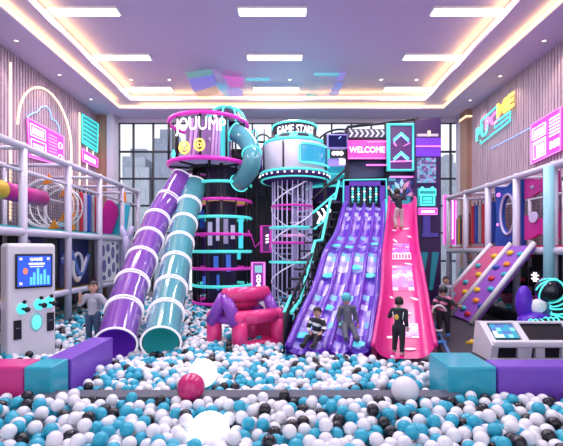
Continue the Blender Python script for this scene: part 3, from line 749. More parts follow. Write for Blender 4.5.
tube_slide('tube_slide', [P(183, 178, 12.9), P(172, 196, 12.5), P(160, 214, 11.9), P(151, 236, 11.0), P(141, 262, 9.9), P(129, 294, 8.8), P(116, 344, 7.4)], .365, PT, WR, 'purple tube slide with white glowing rings running down into the balls', nring=8, inner=mat('purple_tube_painted_glow', (.22, .05, .6), .2, emit=(.25, .05, .75), es=.08))  # brightness inside the tube is put in as lighter colour and faint emission
tube_slide('tube_slide', [P(196, 184, 12.9), P(191, 200, 12.5), P(186, 218, 11.8), P(181, 240, 10.9), P(176, 266, 9.9), P(169, 299, 8.8), P(161, 343, 7.4)], .35, TT, WR, 'teal tube slide with white glowing rings beside the purple one', nring=8, inner=mat('teal_tube_painted_glow', (.05, .45, .5), .2, emit=(.05, .55, .6), es=.10))  # teal inner wall also gets its glow from the material
tube_slide('tube_slide', [P(234, 132, 13.0), P(243, 137, 12.9), P(250, 147, 12.6), P(252, 160, 12.3), P(247, 174, 12.5), P(239, 183, 12.9)], .29, TT, CY, 'short teal spiral tube wrapped round the right side of the drum tower', nring=3, double=False)
tube_slide('tube_slide', [P(253, 161, 13.9), P(263, 160, 13.8), P(272, 162, 13.5)], .40, PT, mat('lilac_ring', (.6, .6, .9), .3, emit=(.6, .7, 1.), es=.8), 'short purple link tube between the drum tower and the round cabin', nring=2, double=False)

# =================================================================== ROUND CABIN
t = thing('round_cabin', (.36, 13.5, 0), 'round white and cyan cabin with a lettered band, raised on a column', 'play cabin')
bx, by = .36, 13.5
MB().tube([(bx, by, .1), (bx, by, 4.5)], .10, LIL, 12).build('column', t)
body = mat('cabin_white', (.55, .52, .64), .35, coat=.3)
mb = MB(); mb.lathe((bx, by, 0), [(1.10, 4.78), (1.12, 5.60), (.98, 5.70)], body, 56); mb.build('body', t)
mb = MB(); mb.lathe((bx, by, 0), [(.98, 5.70), (1.0, 5.72), (.80, 5.95), (.66, 6.02)], mat('cabin_shoulder', (.06, .50, .52), .35, emit=(.1, .8, .75), es=.25), 56); mb.build('shoulder', t)
mb = MB(); mb.lathe((bx, by, 0), [(.72, 5.82), (.74, 6.30)], DK, 56); mb.build('sign_band', t)
mb = MB(); mb.lathe((bx, by, 0), [(.02, 6.52), (.35, 6.50), (.62, 6.40), (.74, 6.30)], mat('cap_cyan', (.05, .55, .55), .3, emit=(.08, .8, .75), es=.3), 56); mb.build('cap', t)
mb = MB(); text_round(mb, 'GAME START', (bx, by, 6.055), .76, .36, WN, -PI/2+.02, bold=.0, sx=.64); mb.build('lettering', t)
MB().ring((bx, by, 6.31), .75, .03, CY, 56, 8).build('cap_tube', t)
MB().ring((bx, by, 5.72), 1.03, .045, ringC, 56, 8).build('shoulder_tube', t)
MB().ring((bx, by, 4.72), 1.14, .05, ringC, 56, 8).build('base_tube', t)
mb = MB(); mb.lathe((bx, by, 0), [(1.12, 4.78), (1.17, 4.72), (1.17, 4.55), (1.02, 4.45), (.02, 4.4)], DKP, 56); mb.build('base_rim', t)
MB().ring((bx, by, 4.50), 1.12, .03, ringC, 56, 6).build('base_tube', t)
for k in range(16):
    a = -PI+PI*(k+.5)/16; MB().sph((bx+1.175*math.cos(a), by+1.175*math.sin(a), 4.63), .032, WN, 8, 6).build('rim_lamp', t)
for a0 in (-2.75, -2.15, -1.5, -.9, -.35):
    mb = MB(); mb.lathe((bx, by, 0), [(1.015, 5.74), (.86, 5.9)], DK, 8, a0, a0+.38)
    for v in range(len(mb.v)): mb.v[v] = (bx+(mb.v[v][0]-bx)*1.02, by+(mb.v[v][1]-by)*1.02, mb.v[v][2]+.01)
    mb.build('shoulder_vent', t)
for a in (-1.92, -2.7):
    mb = MB(); mb.tube([(bx+1.12*math.cos(a), by+1.12*math.sin(a), 4.8), (bx+1.13*math.cos(a), by+1.13*math.sin(a), 5.6)], .03, DK, 6); mb.build('seam', t)
def on_drum(a, z, r=1.135): return Vector((bx+r*math.cos(a), by+r*math.sin(a), z))
mb = MB(); mb.lathe((bx, by, 0), [(1.13, 4.95), (1.135, 5.48)], cell_mat('cabin_window', 9, 1, [(0, (.03, .35, .55)), (.35, (.05, .6, .75)), (.6, (.2, .25, .6)), (.8, (.3, .85, .9))], .15, .45, 2.), 14, -1.42, -.25); mb.build('window', t)
q = []
for (a0, z0, a1, z1) in ((-1.47, 5.0, -1.47, 5.43), (-1.40, 5.52, -.27, 5.52), (-.2, 5.43, -.2, 5.0), (-.27, 4.92, -1.40, 4.92)):
    for k in range(11): q.append(on_drum(a0+(a1-a0)*k/10, z0+(z1-z0)*k/10, 1.16))
MB().tube(q, .03, CY, 6, closed=True).build('window_tube', t)

# =================================================================== SPIRAL STAIR CAGE
t = thing('spiral_stair', (.29, 13.3, .1), 'lilac spiral stair cage with magenta and cyan hoops under the round cabin', 'stair')
sx_, sy_, SR = .27, 13.3, .66
CAGE = mat('cage_lilac', (.6, .55, .85), .35, emit=(.6, .5, 1.), es=.18)
for k in range(24):
    a = 2*PI*k/24; MB().tube([(sx_+SR*math.cos(a), sy_+SR*math.sin(a), .3), (sx_+SR*math.cos(a), sy_+SR*math.sin(a), 4.42)], .018, CAGE, 5).build('baluster', t)
for k in range(20):
    a = -2.2+2*PI*k/12; z = .45+.2*k
    mb = MB(); mb.prism([(sx_, sy_, z), (sx_+SR*math.cos(a), sy_+SR*math.sin(a), z), (sx_+SR*math.cos(a+.48), sy_+SR*math.sin(a+.48), z)], (0, 0, .04), LIL); mb.build('tread', t)
for ph in (0, PI):
    pts = [(sx_+(SR+.02)*math.cos(-2.2+ph+2*PI*k/24), sy_+(SR+.02)*math.sin(-2.2+ph+2*PI*k/24), .3+.1*k) for k in range(42)]
    MB().tube(pts, .022, mat('stair_rail', (.75, .7, .9), .3, emit=(.85, .8, 1.), es=.35), 6).build('helical_rail', t)
for y_, m, rr in ((207, ringM, 1.02), (228, ringC, 1.12), (243, ringM, 1.05), (262, ringC, 1.12), (235.5, mat('pink_step', (.8, .3, .6), .3, emit=(1., .4, .8), es=.6), .6)):
    MB().ring((sx_, sy_, P(0, y_, 13.3).z), SR*rr, .035, m, 40, 8).build('hoop', t)

# =================================================================== BACKDROP WALLS BEHIND THE TOWERS
mb = MB(); mb.bb(-3.35, 4.2, 15.0, 15.2, .1, 5.0, DK); mb.bb(-3.2, 2.0, 14.9, 15.02, 4.2, 5.9, DK); mb.bb(-3.35, -2.5, 14.88, 15.0, .1, 3.6, mat('deep_violet', (.10, .03, .25), .4)); struct('wall_backdrop', mb)
t = thing('backdrop_framework', (-.5, 14.8, .1), 'row of black steel posts standing against the dark backdrop behind the towers', 'framework')
for x_ in (-3.1, -2.4, -1.0, -.4, .9, 1.5): MB().bb(x_-.05, x_+.05, 14.75, 14.86, .1, 5.85, BLK).build('post', t)
MB().bb(-3.15, 1.55, 14.76, 14.84, 5.85, 5.93, BLK).build('top_beam', t)
t = thing('roof_truss', (-.3, 14.4, 5.9), 'black curved truss rails on top of the backdrop between tower and cabin', 'truss')
for z, x0, x1 in ((6.05, -1.5, -.25), (5.75, -1.5, -.25), (5.45, -1.4, -.4)):
    MB().tube([(x0, 14.2, z), (x1, 14.2, z-.03)], .04, BLK, 6).build('rail', t)
for x_ in (-1.35, -1.05, -.7): MB().tube([(x_, 14.2, 5.0), (x_, 14.2, 6.5)], .025, BLK, 6).build('upright', t)
MB().ring((-.75, 14.2, 6.0), .28, .03, BLK, 20, 6, 'y', 0, PI, ry=.3).build('arch', t)
MB().ring((-1.05, 14.2, 6.05), .13, .025, ringC, 20, 6, 'y', 0, PI, ry=.4).build('arch', t)
t = thing('barrel_frame', (1.8, 14.2, 5.0), 'black arched barrel frame with cyan drum behind the screen', 'truss')
for r_, z in ((.98, 0), (.84, 0)):
    MB().ring((2.0, 14.2, 5.55), r_, .035, BLK, 28, 6, 'y', .2, PI-.0, ry=r_*.95).build('arch', t)
mb = MB(); mb.lathe((1.62, 14.2, 0), [(.75, 4.3), (.8, 4.75), (.8, 5.25), (.7, 5.3)], mat('barrel_cyan', (.04, .42, .55), .25, emit=(.05, .6, .7), es=.3), 36); mb.build('barrel', t)
for z in (4.35, 4.75, 5.2):
    MB().ring((1.62, 14.2, z), .82, .03, ringC, 36, 6).build('barrel_hoop', t)
mb = MB(); mb.lathe((1.62, 14.2, 0), [(.5, 3.9), (.83, 4.3)], DKP, 36); mb.build('barrel_base', t)
# kiosk signs at the back
def panel_thing(name, x0, y0, x1, y1, Y, body, label, cat='sign', depth=.08, stand=False):
    a = P(x0, y0, Y); b = P(x1, y1, Y); t = thing(name, ((a.x+b.x)/2, Y, min(a.z, b.z)), label, cat)
    MB().bb(a.x, b.x, Y, Y+depth, b.z, a.z, body).build('board', t)
    def at(u, v, o=.03): return Vector((a.x+(b.x-a.x)*u, Y-o, a.z+(b.z-a.z)*v))
    return t, at
t, at = panel_thing('neon_kiosk', 251.5, 262, 265, 290, 13.8, mat('kiosk_body', (.25, .04, .3), .3, emit=(.4, .05, .5), es=.3), 'pink neon ticket kiosk standing in the balls at the back', 'kiosk', .3)
mb = MB(); rect(mb, at, .04, .02, .96, .98, PK, .04); mb.build('outline_tube', t)
MB().prism([at(.25, .12), at(.8, .12), at(.8, .38), at(.25, .38)], (0, .02, 0), mat('kiosk_screen', (.2, .5, .55), .3, emit=(.35, .85, .85), es=.5)).build('screen', t)
mb = MB()
mb.prism([at(.3, .9), at(.75, .9), at(.53, .72)], (0, .02, 0), WN); mb.ring(at(.53, .66), .06, .02, WN, 16, 6, 'y'); mb.ring(at(.53, .53), .06, .02, WN, 16, 6, 'y'); mb.build('glyphs', t)
c = at(.5, 1.0); MB().bb(c.x-.2, c.x+.2, 13.8, 14.1, .1, c.z, BLK).build('base', t)
t, at = panel_thing('neon_sign_box', 261.5, 226, 271, 252, 13.6, mat('signbox_dark', (.10, .02, .14), .4), 'upright magenta framed sign box hung left of the spiral stair', 'neon sign', .12)
mb = MB(); rect(mb, at, 0, 0, 1, 1, ringM, .06); mb.build('frame', t)
mb = MB()
for v in (.35, .48, .6): mb.prism([at(.45, v), at(.75, v-.03), at(.75, v+.04), at(.45, v+.07)], (0, .02, 0), WN)
mb.build('glyphs', t)
MB().tube([at(.05, .55), P(255, 247, 13.4), P(252, 238, 13.3), P(248, 230, 13.2)], .02, ringM, 6).build('cable', t)
MB().tube([at(.5, 0), (at(.5, 0).x, 13.6, 4.3), (at(.5, 0).x, 14.7, 4.3)], .03, BLK, 6).build('bracket', t)

# =================================================================== FACADE ON THE RIGHT
FY = 12.7
t = thing('sign_scaffold', P(350, 300, 13.0), 'dark steel scaffold holding the signs above the slides', 'scaffold')
for x_, y0, y1 in ((347, 128, 215), (386, 122, 215), (416, 118, 215), (325, 135, 240)):
    a = P(x_, y0, 13.0); MB().bb(a.x-.05, a.x+.05, 12.95, 13.05, .1, a.z, BLK).build('post', t)
for (x0, y0), (x1, y1) in (((347, 127), (386, 123)), ((347, 139), (386, 137)), ((347, 160), (416, 158)), ((347, 180), (416, 176)), ((386, 123), (416, 119)), ((325, 186), (347, 178)), ((325, 148), (347, 148))):
    MB().tube([P(x0, y0, 13.0), P(x1, y1, 13.0)], .045, BLK, 8).build('beam', t)
mb = MB(); a = P(347, 160, 13.1); b = P(386, 182, 13.1); mb.bb(a.x, b.x, 13.1, 13.15, b.z, a.z, mat('bay_blue', (.05, .07, .16), .4)); mb.build('back_panel', t)
MB().tube([P(366, 165, 12.95), P(392, 165, 12.95)], .03, PK, 6).build('pink_tube', t)
MB().bb(P(345, 0, 13.05).x, P(418, 0, 13.05).x, 13.16, 13.2, .1, P(0, 128, 13.05).z, mat('facade_mauve', (.16, .10, .20), .5)).build('cladding', t)
# screen
t, at = panel_thing('video_screen', 327, 134, 348, 148.5, 12.9, mat('screen_frame', (.35, .30, .75), .3, emit=(.4, .35, .9), es=.3), 'small dark navy video screen in a lilac frame left of the pink sign', 'screen')
MB().prism([at(.07, .1), at(.93, .1), at(.93, .9), at(.07, .9)], (0, .03, 0), mat('screen_navy', (.01, .01, .08), .1)).build('display', t)
mb = MB(); mb.tube([at(.55, .35, .04), at(.65, .2, .04)], .015, BL, 5); mb.build('display_mark', t)
t, at = panel_thing('dot_sign', 330, 149.5, 345, 157.5, 12.9, DK, 'black sign with three white lamp dots below the video screen', 'sign')
for u in (.25, .5, .75): MB().sph(at(u, .5, .02), .07, WN, 12, 8).build('lamp_dot', t)
t, at = panel_thing('lit_ledge', 328, 158.5, 347, 166, 13.0, mat('ledge_violet', (.3, .2, .65), .3, emit=(.4, .3, .95), es=.5), 'violet glowing ledge under the dot sign', 'sign')
MB().prism([at(.6, .1), at(.9, .1), at(.9, .8), at(.6, .8)], (0, .03, 0), WN).build('light_patch', t)
# chevron strip
t, at = panel_thing('chevron_strip', 348, 129, 386, 138, 12.8, mat('strip_grey', (.10, .09, .14), .4), 'strip of white right-pointing chevrons above the pink welcome sign', 'sign')
for k in range(7):
    u = .02+k*.138; mb = MB(); mb.prism([at(u, .1), at(u+.05, .1), at(u+.12, .5), at(u+.05, .9), at(u, .9), at(u+.07, .5)], (0, .02, 0), mat('chev_white', (.7, .65, .8), .4, emit=(.9, .85, 1), es=.3)); mb.build('chevron', t)
# WELCOME
t, at = panel_thing('welcome_sign', 348, 140, 386, 159, 12.75, mat('welcome_pink', (.75, .06, .42), .3, emit=(.95, .10, .55), es=.35), 'bright pink sign board reading WELCOME', 'sign')
mb = MB(); text_on(mb, 'WELCOME', at(.5, .54, .03), .27, WN, bold=.0, sx=.86); mb.build('lettering', t)
mb = MB(); mb.tube([at(.5, .12, .02), at(1, .1, .02)], .02, PK, 6); mb.build('upper_tube', t)
MB().tube([at(.02, .97, .02), at(.98, .97, .02)], .02, PK, 6).build('lower_tube', t)
# cyan frame with chevrons
t, at = panel_thing('arrow_sign', 388, 125, 413.5, 170.5, 12.6, mat('arrow_purple', (.10, .03, .16), .3, emit=(.3, .05, .4), es=.12), 'tall cyan neon frame with two upward chevrons on purple', 'neon sign')
mb = MB(); rect(mb, at, 0, 0, 1, 1, ringC, .07); mb.build('frame', t)
for v in (.2, .62):
    for dv, m in ((0, CY), (.05, BL)):
        mb = MB(); mb.tube([at(.2, v+.13+dv, .04), at(.5, v-.02+dv, .04), at(.8, v+.13+dv, .04)], .03, m, 6); mb.build('chevron', t, label='%s chevron tube' % ('cyan' if m is CY else 'blue'))
MB().tube([at(.05, .81, .03), at(.95, .8, .03)], .022, PK, 6).build('pink_tube', t)
mb = MB(); mb.tube([at(.22, .40, .03), at(.32, .47, .03)], .025, PK, 6); mb.tube([at(.6, .47, .03), at(.85, .40, .03)], .015, PK, 6); mb.build('pink_marks', t)
# mural over the pink slide
t, at = panel_thing('slide_mural', 388.5, 177, 414, 208, 12.62, cell_mat('mural_cells', 7, 8, [(0, (.02, .03, .10)), (.35, (.03, .08, .35)), (.6, (.25, .08, .4)), (.75, (.05, .4, .5)), (.9, (.65, .5, .7))], .3, .12, 4.), 'dark blue mural with pale splashes above the pink slide', 'mural')
for k, (u, v, a, l) in enumerate(((.45, .4, 2.2, .3), (.55, .4, .9, .35), (.35, .55, 2.7, .25), (.7, .6, .3, .25), (.5, .35, 1.5, .3), (.25, .8, 3.6, .2), (.8, .85, -.5, .2))):
    c = at(u, v, .02); d = Vector((math.cos(a), 0, math.sin(a)))*l; n_ = Vector((-d.z, 0, d.x))*.22
    mb = MB(); mb.prism([c, c+d*.5+n_, c+d, c+d*.5-n_], (0, .02, 0), mat('splash_pink', (.7, .3, .55), .4, emit=(.9, .4, .7), es=.2) if k % 2 else mat('splash_cyan', (.4, .65, .75), .4, emit=(.4, .8, .9), es=.25)); mb.build('splash', t)
MB().tube([at(.05, 0, .02), at(.95, 0, .02)], .03, PK, 6).build('top_tube', t)
# purple tower block
t = thing('facade_tower', (4.4, 12.9, .1), 'tall dark purple facade tower at the right end carrying neon signs', 'facade')
a = P(415, 119, 12.4); b = P(441, 119, 12.4)
mb = MB(); mb.prism([(a.x, 12.4, .45), (b.x, 12.4, .45), (b.x, 12.4, P(0, 117, 12.4).z), (a.x, 12.4, P(0, 121, 12.4).z)], (0, 1.1, 0), mat('tower_purple', (.045, .018, .10), .35, coat=.2)); mb.build('shell', t)
def tp(x_, y_): return P(x_, y_, 12.38)
def tquad(name, x0, y0, x1, y1, m, th=.03, lab=None):
    p = P(x0, y0, 12.38); q = P(x1, y1, 12.38); return MB().bb(p.x, q.x, 12.38-th, 12.40, q.z, p.z, m).build(name, t, label=lab)
tquad('violet_band', 416, 138, 440.5, 145.5, mat('band_violet', (.16, .04, .55), .3, emit=(.25, .07, .85), es=.35))
tquad('violet_band', 416, 148, 440.5, 156.5, MATS['band_violet'])
tquad('pink_tube', 416, 146, 440.5, 147, PK, .05)
tquad('shelf_light', 417, 134, 438, 136.5, mat('shelf_cream', (.5, .42, .5), .4, emit=(1, .85, .9), es=.2))
tquad('glowing_trinket', 427.5, 131, 430, 136.5, mat('trinket', (.7, .6, .4), .4, emit=(1, .85, .6), es=.5), .06)
tquad('mosaic_panel', 417, 158, 435.5, 183, cell_mat('mosaic', 9, 12, [(0, (.10, .08, .22)), (.3, (.15, .35, .5)), (.55, (.35, .22, .55)), (.75, (.12, .55, .62)), (.92, (.5, .35, .6))], .3, .2, 9.), .04)
tquad('blue_stripe', 423, 216, 430, 233, mat('stripe_indigo', (.08, .06, .35), .3, emit=(.1, .08, .5), es=.2))
tquad('blue_stripe', 422, 233, 438, 237, MATS['stripe_indigo'])
for dx in (0, 11):
    mb = MB(); mb.prism([tp(418+dx, 290)-Vector((0, .02, 0)), tp(421.5+dx, 290)-Vector((0, .02, 0)), tp(428+dx, 252)-Vector((0, .02, 0)), tp(421+dx, 252)-Vector((0, .02, 0))], (0, .03, 0), mat('stripe_teal', (.02, .22, .30), .35, emit=(.02, .3, .4), es=.2)); mb.build('teal_stripe', t)
t, at = panel_thing('neon_shop_sign', 418, 188, 436, 206, 12.3, mat('shop_back', (.05, .3, .35), .3, emit=(.06, .5, .5), es=.25), 'cyan neon emblem like a little shop front on the purple tower', 'neon sign')
mb = MB(); rect(mb, at, .05, .12, .95, .4, CY, .035); mb.build('roof_tube', t)
mb = MB(); rect(mb, at, .14, .4, .86, .95, CY, .035); mb.build('wall_tube', t)
mb = MB(); poly_neon(mb, at, [(.28, .6), (.72, .6)], CY, .035, False); mb.build('counter_tube', t)
mb = MB(); poly_neon(mb, at, [(.28, .78), (.72, .78)], CY, .035, False); mb.build('counter_tube', t)
for u in (.22, .78): MB().sph(at(u, .04, .03), .06, CY, 8, 6).build('knob', t)
t, at = panel_thing('neon_plate', 418.5, 208.5, 436.5, 214.5, 12.3, pinkb, 'small pink neon plate under the cyan shop emblem on the tower', 'neon sign')
mb = MB(); rect(mb, at, 0, 0, 1, 1, PK, .02); mb.build('outline_tube', t)
mb = MB(); bars(mb, at, .12, .3, .88, .75, 6, WN); mb.build('glyphs', t)

# =================================================================== BIG SLIDES
def interp(tab, s):
    for (a, b) in zip(tab, tab[1:]):
        if a[0] <= s <= b[0]:
            u = (s-a[0])/(b[0]-a[0]); return [p+(q-p)*u for p, q in zip(a[1:], b[1:])]
    return list(tab[-1][1:])
#             s    XL    XR    Y     z
tab_purple = [(0, 1.92, 3.04, 12.4, 3.60), (.06, 1.86, 2.99, 12.05, 3.55), (.25, 1.52, 2.74, 11.06, 2.80), (.5, 1.02, 2.33, 9.7, 2.02), (.75, .56, 1.95, 8.39, 1.18), (.9, .25, 1.68, 7.6, .66), (1, .06, 1.50, 7.05, .38)]
def smooth(tab):
    def f(s):
        acc = [0]*4; ws = 0
        for d, w_ in ((-.05, 1), (-.025, 2), (0, 3), (.025, 2), (.05, 1)):
            q = interp(tab, min(1, max(0, s+d))); acc = [a+b*w_ for a, b in zip(acc, q)]; ws += w_
        return [a/ws for a in acc]
    return f
fP = smooth(tab_purple)
def purple_pt(u, s, lift=0.):
    xl, xr, y, z = fP(s); z += .07*math.sin(s*2*PI*2.5)*math.sin(PI*s)
    return Vector((xl+(xr-xl)*u, y, z+lift))
t = thing('lane_slide', (.9, 9.5, .1), 'wide wavy purple slide with four lanes and cyan and white block pattern', 'slide')
lane = cell_mat('lane_print', 2, 34, [(0, (.12, .03, .48)), (.40, (.20, .08, .62)), (.62, (.34, .26, .80)), (.80, (.16, .48, .75)), (.92, (.50, .48, .82))], .25, .18, 1., .3)
NS = 60
for k in range(4):
    rows_ = []
    for i in range(NS+1):
        s = i/NS; r_ = []
        for j in range(7):
            u = (k+j/6)/4; r_.append(purple_pt(u, s, -.07*math.sin(PI*j/6)))
        rows_.append(r_)
    MB().sheet(rows_, lane).build('lane', t)
for k in range(5):
    rr = .05 if 0 < k < 4 else .075
    MB().tube([purple_pt(k/4, i/NS, .03 if 0 < k < 4 else .08) for i in range(NS+1)], rr, PUR, 10).build('lane_divider', t)
mb = MB(); rows_ = [[purple_pt(j/8, i/NS, -.12) for j in range(9)] for i in range(NS+1)]; mb.sheet(rows_, PUR); mb.build('underside', t)
for u, sg in ((0, -1), (1, 1)):
    rows_ = [[purple_pt(u, i/NS, z)+Vector((sg*.05, 0, 0)) for z in (.08, -.2, -.45)] for i in range(NS+1)]
    MB().sheet(rows_, PUR).build('side_skirt', t)
for k, (u, s) in enumerate(((.12, .42), (.4, .44), (.6, .58), (.85, .62), (.3, .80), (.1, .93), (.62, .88), (.85, .97), (.15, .62), (.88, .4))):
    c = purple_pt(u, s, .03); d = (purple_pt(u, min(1, s+.02))-purple_pt(u, s-.02)).normalized()
    R = Matrix((Vector((1, 0, 0)), d, Vector((1, 0, 0)).cross(d))).transposed()
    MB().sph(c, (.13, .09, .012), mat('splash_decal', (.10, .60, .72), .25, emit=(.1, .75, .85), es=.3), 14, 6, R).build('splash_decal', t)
# arch head of the slide
t = thing('slide_arch', (2.48, 12.4, 3.5), 'purple arch gate with five cyan dotted light strips over the lane slide', 'slide gate')
a = P(344, 181, 12.45); b = P(385, 206, 12.45); mb = MB()
mb.bb(a.x, a.x+.17, 12.4, 12.55, b.z, a.z, PUR, .02); mb.bb(b.x-.17, b.x, 12.4, 12.55, b.z, a.z, PUR, .02); mb.bb(a.x, b.x, 12.4, 12.55, a.z-.17, a.z, PUR, .02); mb.build('arch', t)
MB().bb(a.x+.12, b.x-.12, 12.56, 12.6, b.z, a.z-.1, mat('gate_dark', (.01, .02, .05), .3)).build('back_panel', t)
for k in range(5):
    x_ = a.x+.27+(b.x-a.x-.54)*k/4; MB().bb(x_-.02, x_+.02, 12.48, 12.52, b.z+.1, a.z-.17, mat('strip_dim', (.05, .3, .35), .3, emit=(.1, .5, .5), es=.3)).build('light_strip', t)
    for j in range(5): MB().sph((x_, 12.46, a.z-.24-.085*j), (.035, .02, .03), WN if (k+j) % 3 == 0 else CY, 8, 6).build('strip_lamp', t)
MB().tube([(a.x-.05, 12.38, b.z-.9), (a.x-.02, 12.38, a.z+.02), (b.x+.02, 12.38, a.z+.04), (b.x+.05, 12.38, b.z-.2)], .03, ringC, 6).build('edge_tube', t)
# cyan light tube running down the right edge of the slide
mb = MB(); mb.tube([purple_pt(1, i/30, .16)+Vector((.10, 0, 0)) for i in range(0, 31) if i/30 < .8], .028, ringC, 6); single('edge_light', mb, 'cyan light tube running down the right edge of the purple lane slide', 'light strip')

tab_pink = [(0, 3.24, 4.02, 12.4, 3.62), (.05, 3.2, 3.98, 12.1, 3.6), (.25, 2.85, 3.62, 11.0, 2.83), (.5, 2.38, 3.20, 9.55, 2.0), (.75, 1.98, 2.86, 8.05, 1.15), (.93, 1.60, 2.62, 7.0, .52), (1, 1.47, 2.52, 6.62, .36)]
fK = smooth(tab_pink)
def pink_pt(u, s, lift=0.):
    xl, xr, y, z = fK(s); return Vector((xl+(xr-xl)*u, y, z+.05*math.sin(s*2*PI*2)*math.sin(PI*s)+lift))
t = thing('wave_slide', (2.4, 9.3, .1), 'steep bright pink slide with pale printed splashes, right of the purple one', 'slide')
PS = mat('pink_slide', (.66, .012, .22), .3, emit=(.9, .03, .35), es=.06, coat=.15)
rows_ = [[pink_pt(j/10, i/NS, .22*abs(2*j/10-1)**5) for j in range(11)] for i in range(NS+1)]
MB().sheet(rows_, PS).build('chute', t)
for u, sg in ((0, -1), (1, 1)):
    MB().tube([pink_pt(u, i/NS, .22) for i in range(NS+1)], .04, PS, 8).build('side_rim', t)
    MB().sheet([[pink_pt(u, i/NS, z)+Vector((sg*.02, 0, 0)) for z in (.22, -.1, -.5)] for i in range(NS+1)], PS).build('side_skirt', t)
pv = cell_mat('pink_print', 6, 9, [(0, (.70, .03, .32)), (.25, (.55, .10, .60)), (.5, (.32, .14, .70)), (.75, (.75, .30, .68)), (.93, (.75, .6, .82))], .3, .12, 6., .3)
for u0, u1, s0, s1, nm in ((.12, .88, .56, .70, 'a'), (.2, .85, .38, .46, 'b'), (.3, .8, .84, .90, 'c')):
    rows_ = [[pink_pt(u0+(u1-u0)*j/6, s0+(s1-s0)*i/8, .012) for j in range(7)] for i in range(9)]; MB().sheet(rows_, pv).build('printed_patch', t)
def frame_on(u0, s0, u1, s1, m, r=.018):
    q = [pink_pt(u0, s0, .03), pink_pt(u1, s0, .03), pink_pt(u1, s1, .03), pink_pt(u0, s1, .03)]; return MB().tube(q, r, m, 6, closed=True)
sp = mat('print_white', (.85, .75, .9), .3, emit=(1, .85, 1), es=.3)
frame_on(.25, .47, .78, .515, sp, .022).build('printed_plate', t)
mb = MB()
for k in range(5): mb.tube([pink_pt(.33+.09*k, .478, .03), pink_pt(.33+.09*k, .507, .03)], .02, sp, 5)
mb.build('plate_glyphs', t)
for u, s, a in ((.2, .28, .3), (.65, .27, -.3), (.8, .33, .6), (.3, .36, 1.), (.55, .8, .2), (.75, .74, .5), (.25, .9, .1), (.6, .95, 0), (.15, .73, .5), (.45, .62, .8), (.7, .55, .3)):
    c = pink_pt(u, s, .02); d = (pink_pt(u, min(1, s+.02))-pink_pt(u, s-.02)).normalized(); e1 = Vector((1, 0, 0)); R = Matrix((e1, d, e1.cross(d))).transposed() @ Matrix.Rotation(a, 3, 'Z')
    mb = MB(); mb.sph(c, (.11, .035, .01), sp, 12, 6, R); mb.build('printed_splash', t)
# dark wall carrying both slides
vs = []
for i in range(21):
    s_ = .05+.9*i/20; y = 12.4-5.35*s_; xr = fP(s_)[1]; sk = min(1, (12.4-y)/5.78); xl = fK(sk)[0]; xm = (xr+xl)/2; zt = min(fP(s_)[3], fK(sk)[3])-.12
    vs += [(xm-.03, y, .1), (xm+.03, y, .1), (xm+.03, y, zt), (xm-.03, y, zt)]
fs = [(0, 1, 2, 3), (80, 83, 82, 81)]
for i in range(20):
    for k in range(4): fs.append((4*i+k, 4*i+(k+1) % 4, 4*i+4+(k+1) % 4, 4*i+4+k))
single('slide_support', MB().add(vs, fs, BLK, flat=True), 'black support wall standing between the purple and the pink slide', 'support')

# =================================================================== ZIGZAG STAIR
t = thing('zigzag_stair', (.7, 10.2, .1), 'black staircase with a cyan zigzag light rail up to the slide tops', 'stair')
for k in range(14):
    u = k/13; y = 8.7+3.4*u; x_ = .18+1.35*u; z = .35+3.0*u
    MB().bb(x_-.55, x_+.10, y-.14, y+.14, z-.05, z, mat('tread_dark', (.03, .03, .05), .4)).build('tread', t)
zz_ = [P(339, 181, 12.2), P(335, 199, 11.8), P(330.5, 199, 11.6), P(322, 240, 10.6), P(315, 241, 10.4), P(300, 300, 9.2), P(291, 313, 8.4), P(278, 330, 7.9)]
MB().tube(zz_[:7], .04, ringC, 8).build('zigzag_rail', t)
for i, (a, b) in enumerate(((P(336, 193, 12.2), P(312.7, 213, 11.5)), (P(329, 216.6, 11.8), P(314.5, 229, 11.4)))):
    MB().tube([a, b], .035, ringC, 6).build('slanted_tube', t)
a, b, c, d = P(313, 213, 11.6), P(333, 197, 12.0), P(330, 215, 12.0), P(314.5, 227, 11.6)
MB().prism([a, b, c, d], (0, .04, 0), mat('banner_black', (.012, .012, .02), .3)).build('arrow_banner', t)
for k in range(3):
    cc = P(316.5+4.6*k, 217.5-3.2*k, 11.5+.1*k); mb = MB()
    mb.prism([cc+Vector((0, 0, .17)), cc+Vector((.07, 0, .17)), cc+Vector((.16, 0, .02)), cc+Vector((.07, 0, -.17)), cc+Vector((0, 0, -.17)), cc+Vector((.09, 0, .02))], (0, .02, 0), WN); mb.build('chevron', t)
for k in range(16):
    u = k/15; p = Vector((1.45, 11.9, 3.4)).lerp(Vector((.13, 8.5, .95)), u)
    MB().tube([(p.x-.05, p.y, .1), (p.x-.05, p.y, p.z)], .022, BLK, 6).build('baluster', t)
MB().tube([Vector((1.4, 11.9, 3.4)), Vector((.08, 8.5, .95))], .035, BLK, 6).build('black_rail', t)
MB().tube([P(345, 170, 12.4), P(312, 200, 12.0)], .04, BLK, 6).build('black_rail', t)
for z in (.6, .9): MB().tube([Vector((1.0, 10.6, z+1.4)), Vector((.08, 8.5, z-.2))], .02, BLK, 5).build('lower_bar', t)
# pit side fence at the stair foot
t = thing('stair_fence', (.13, 8.1, .1), 'black upright bar fence at the foot of the zigzag stair', 'fence')
for k in range(8):
    y = 7.4+.19*k; x_ = .0+.02*k; MB().tube([(x_, y, .1), (x_, y, 1.05+.02*k)], .022, BLK, 6).build('bar', t)
MB().tube([(0, 7.4, 1.05), (.15, 8.75, 1.2)], .03, ringC, 6).build('top_rail', t)

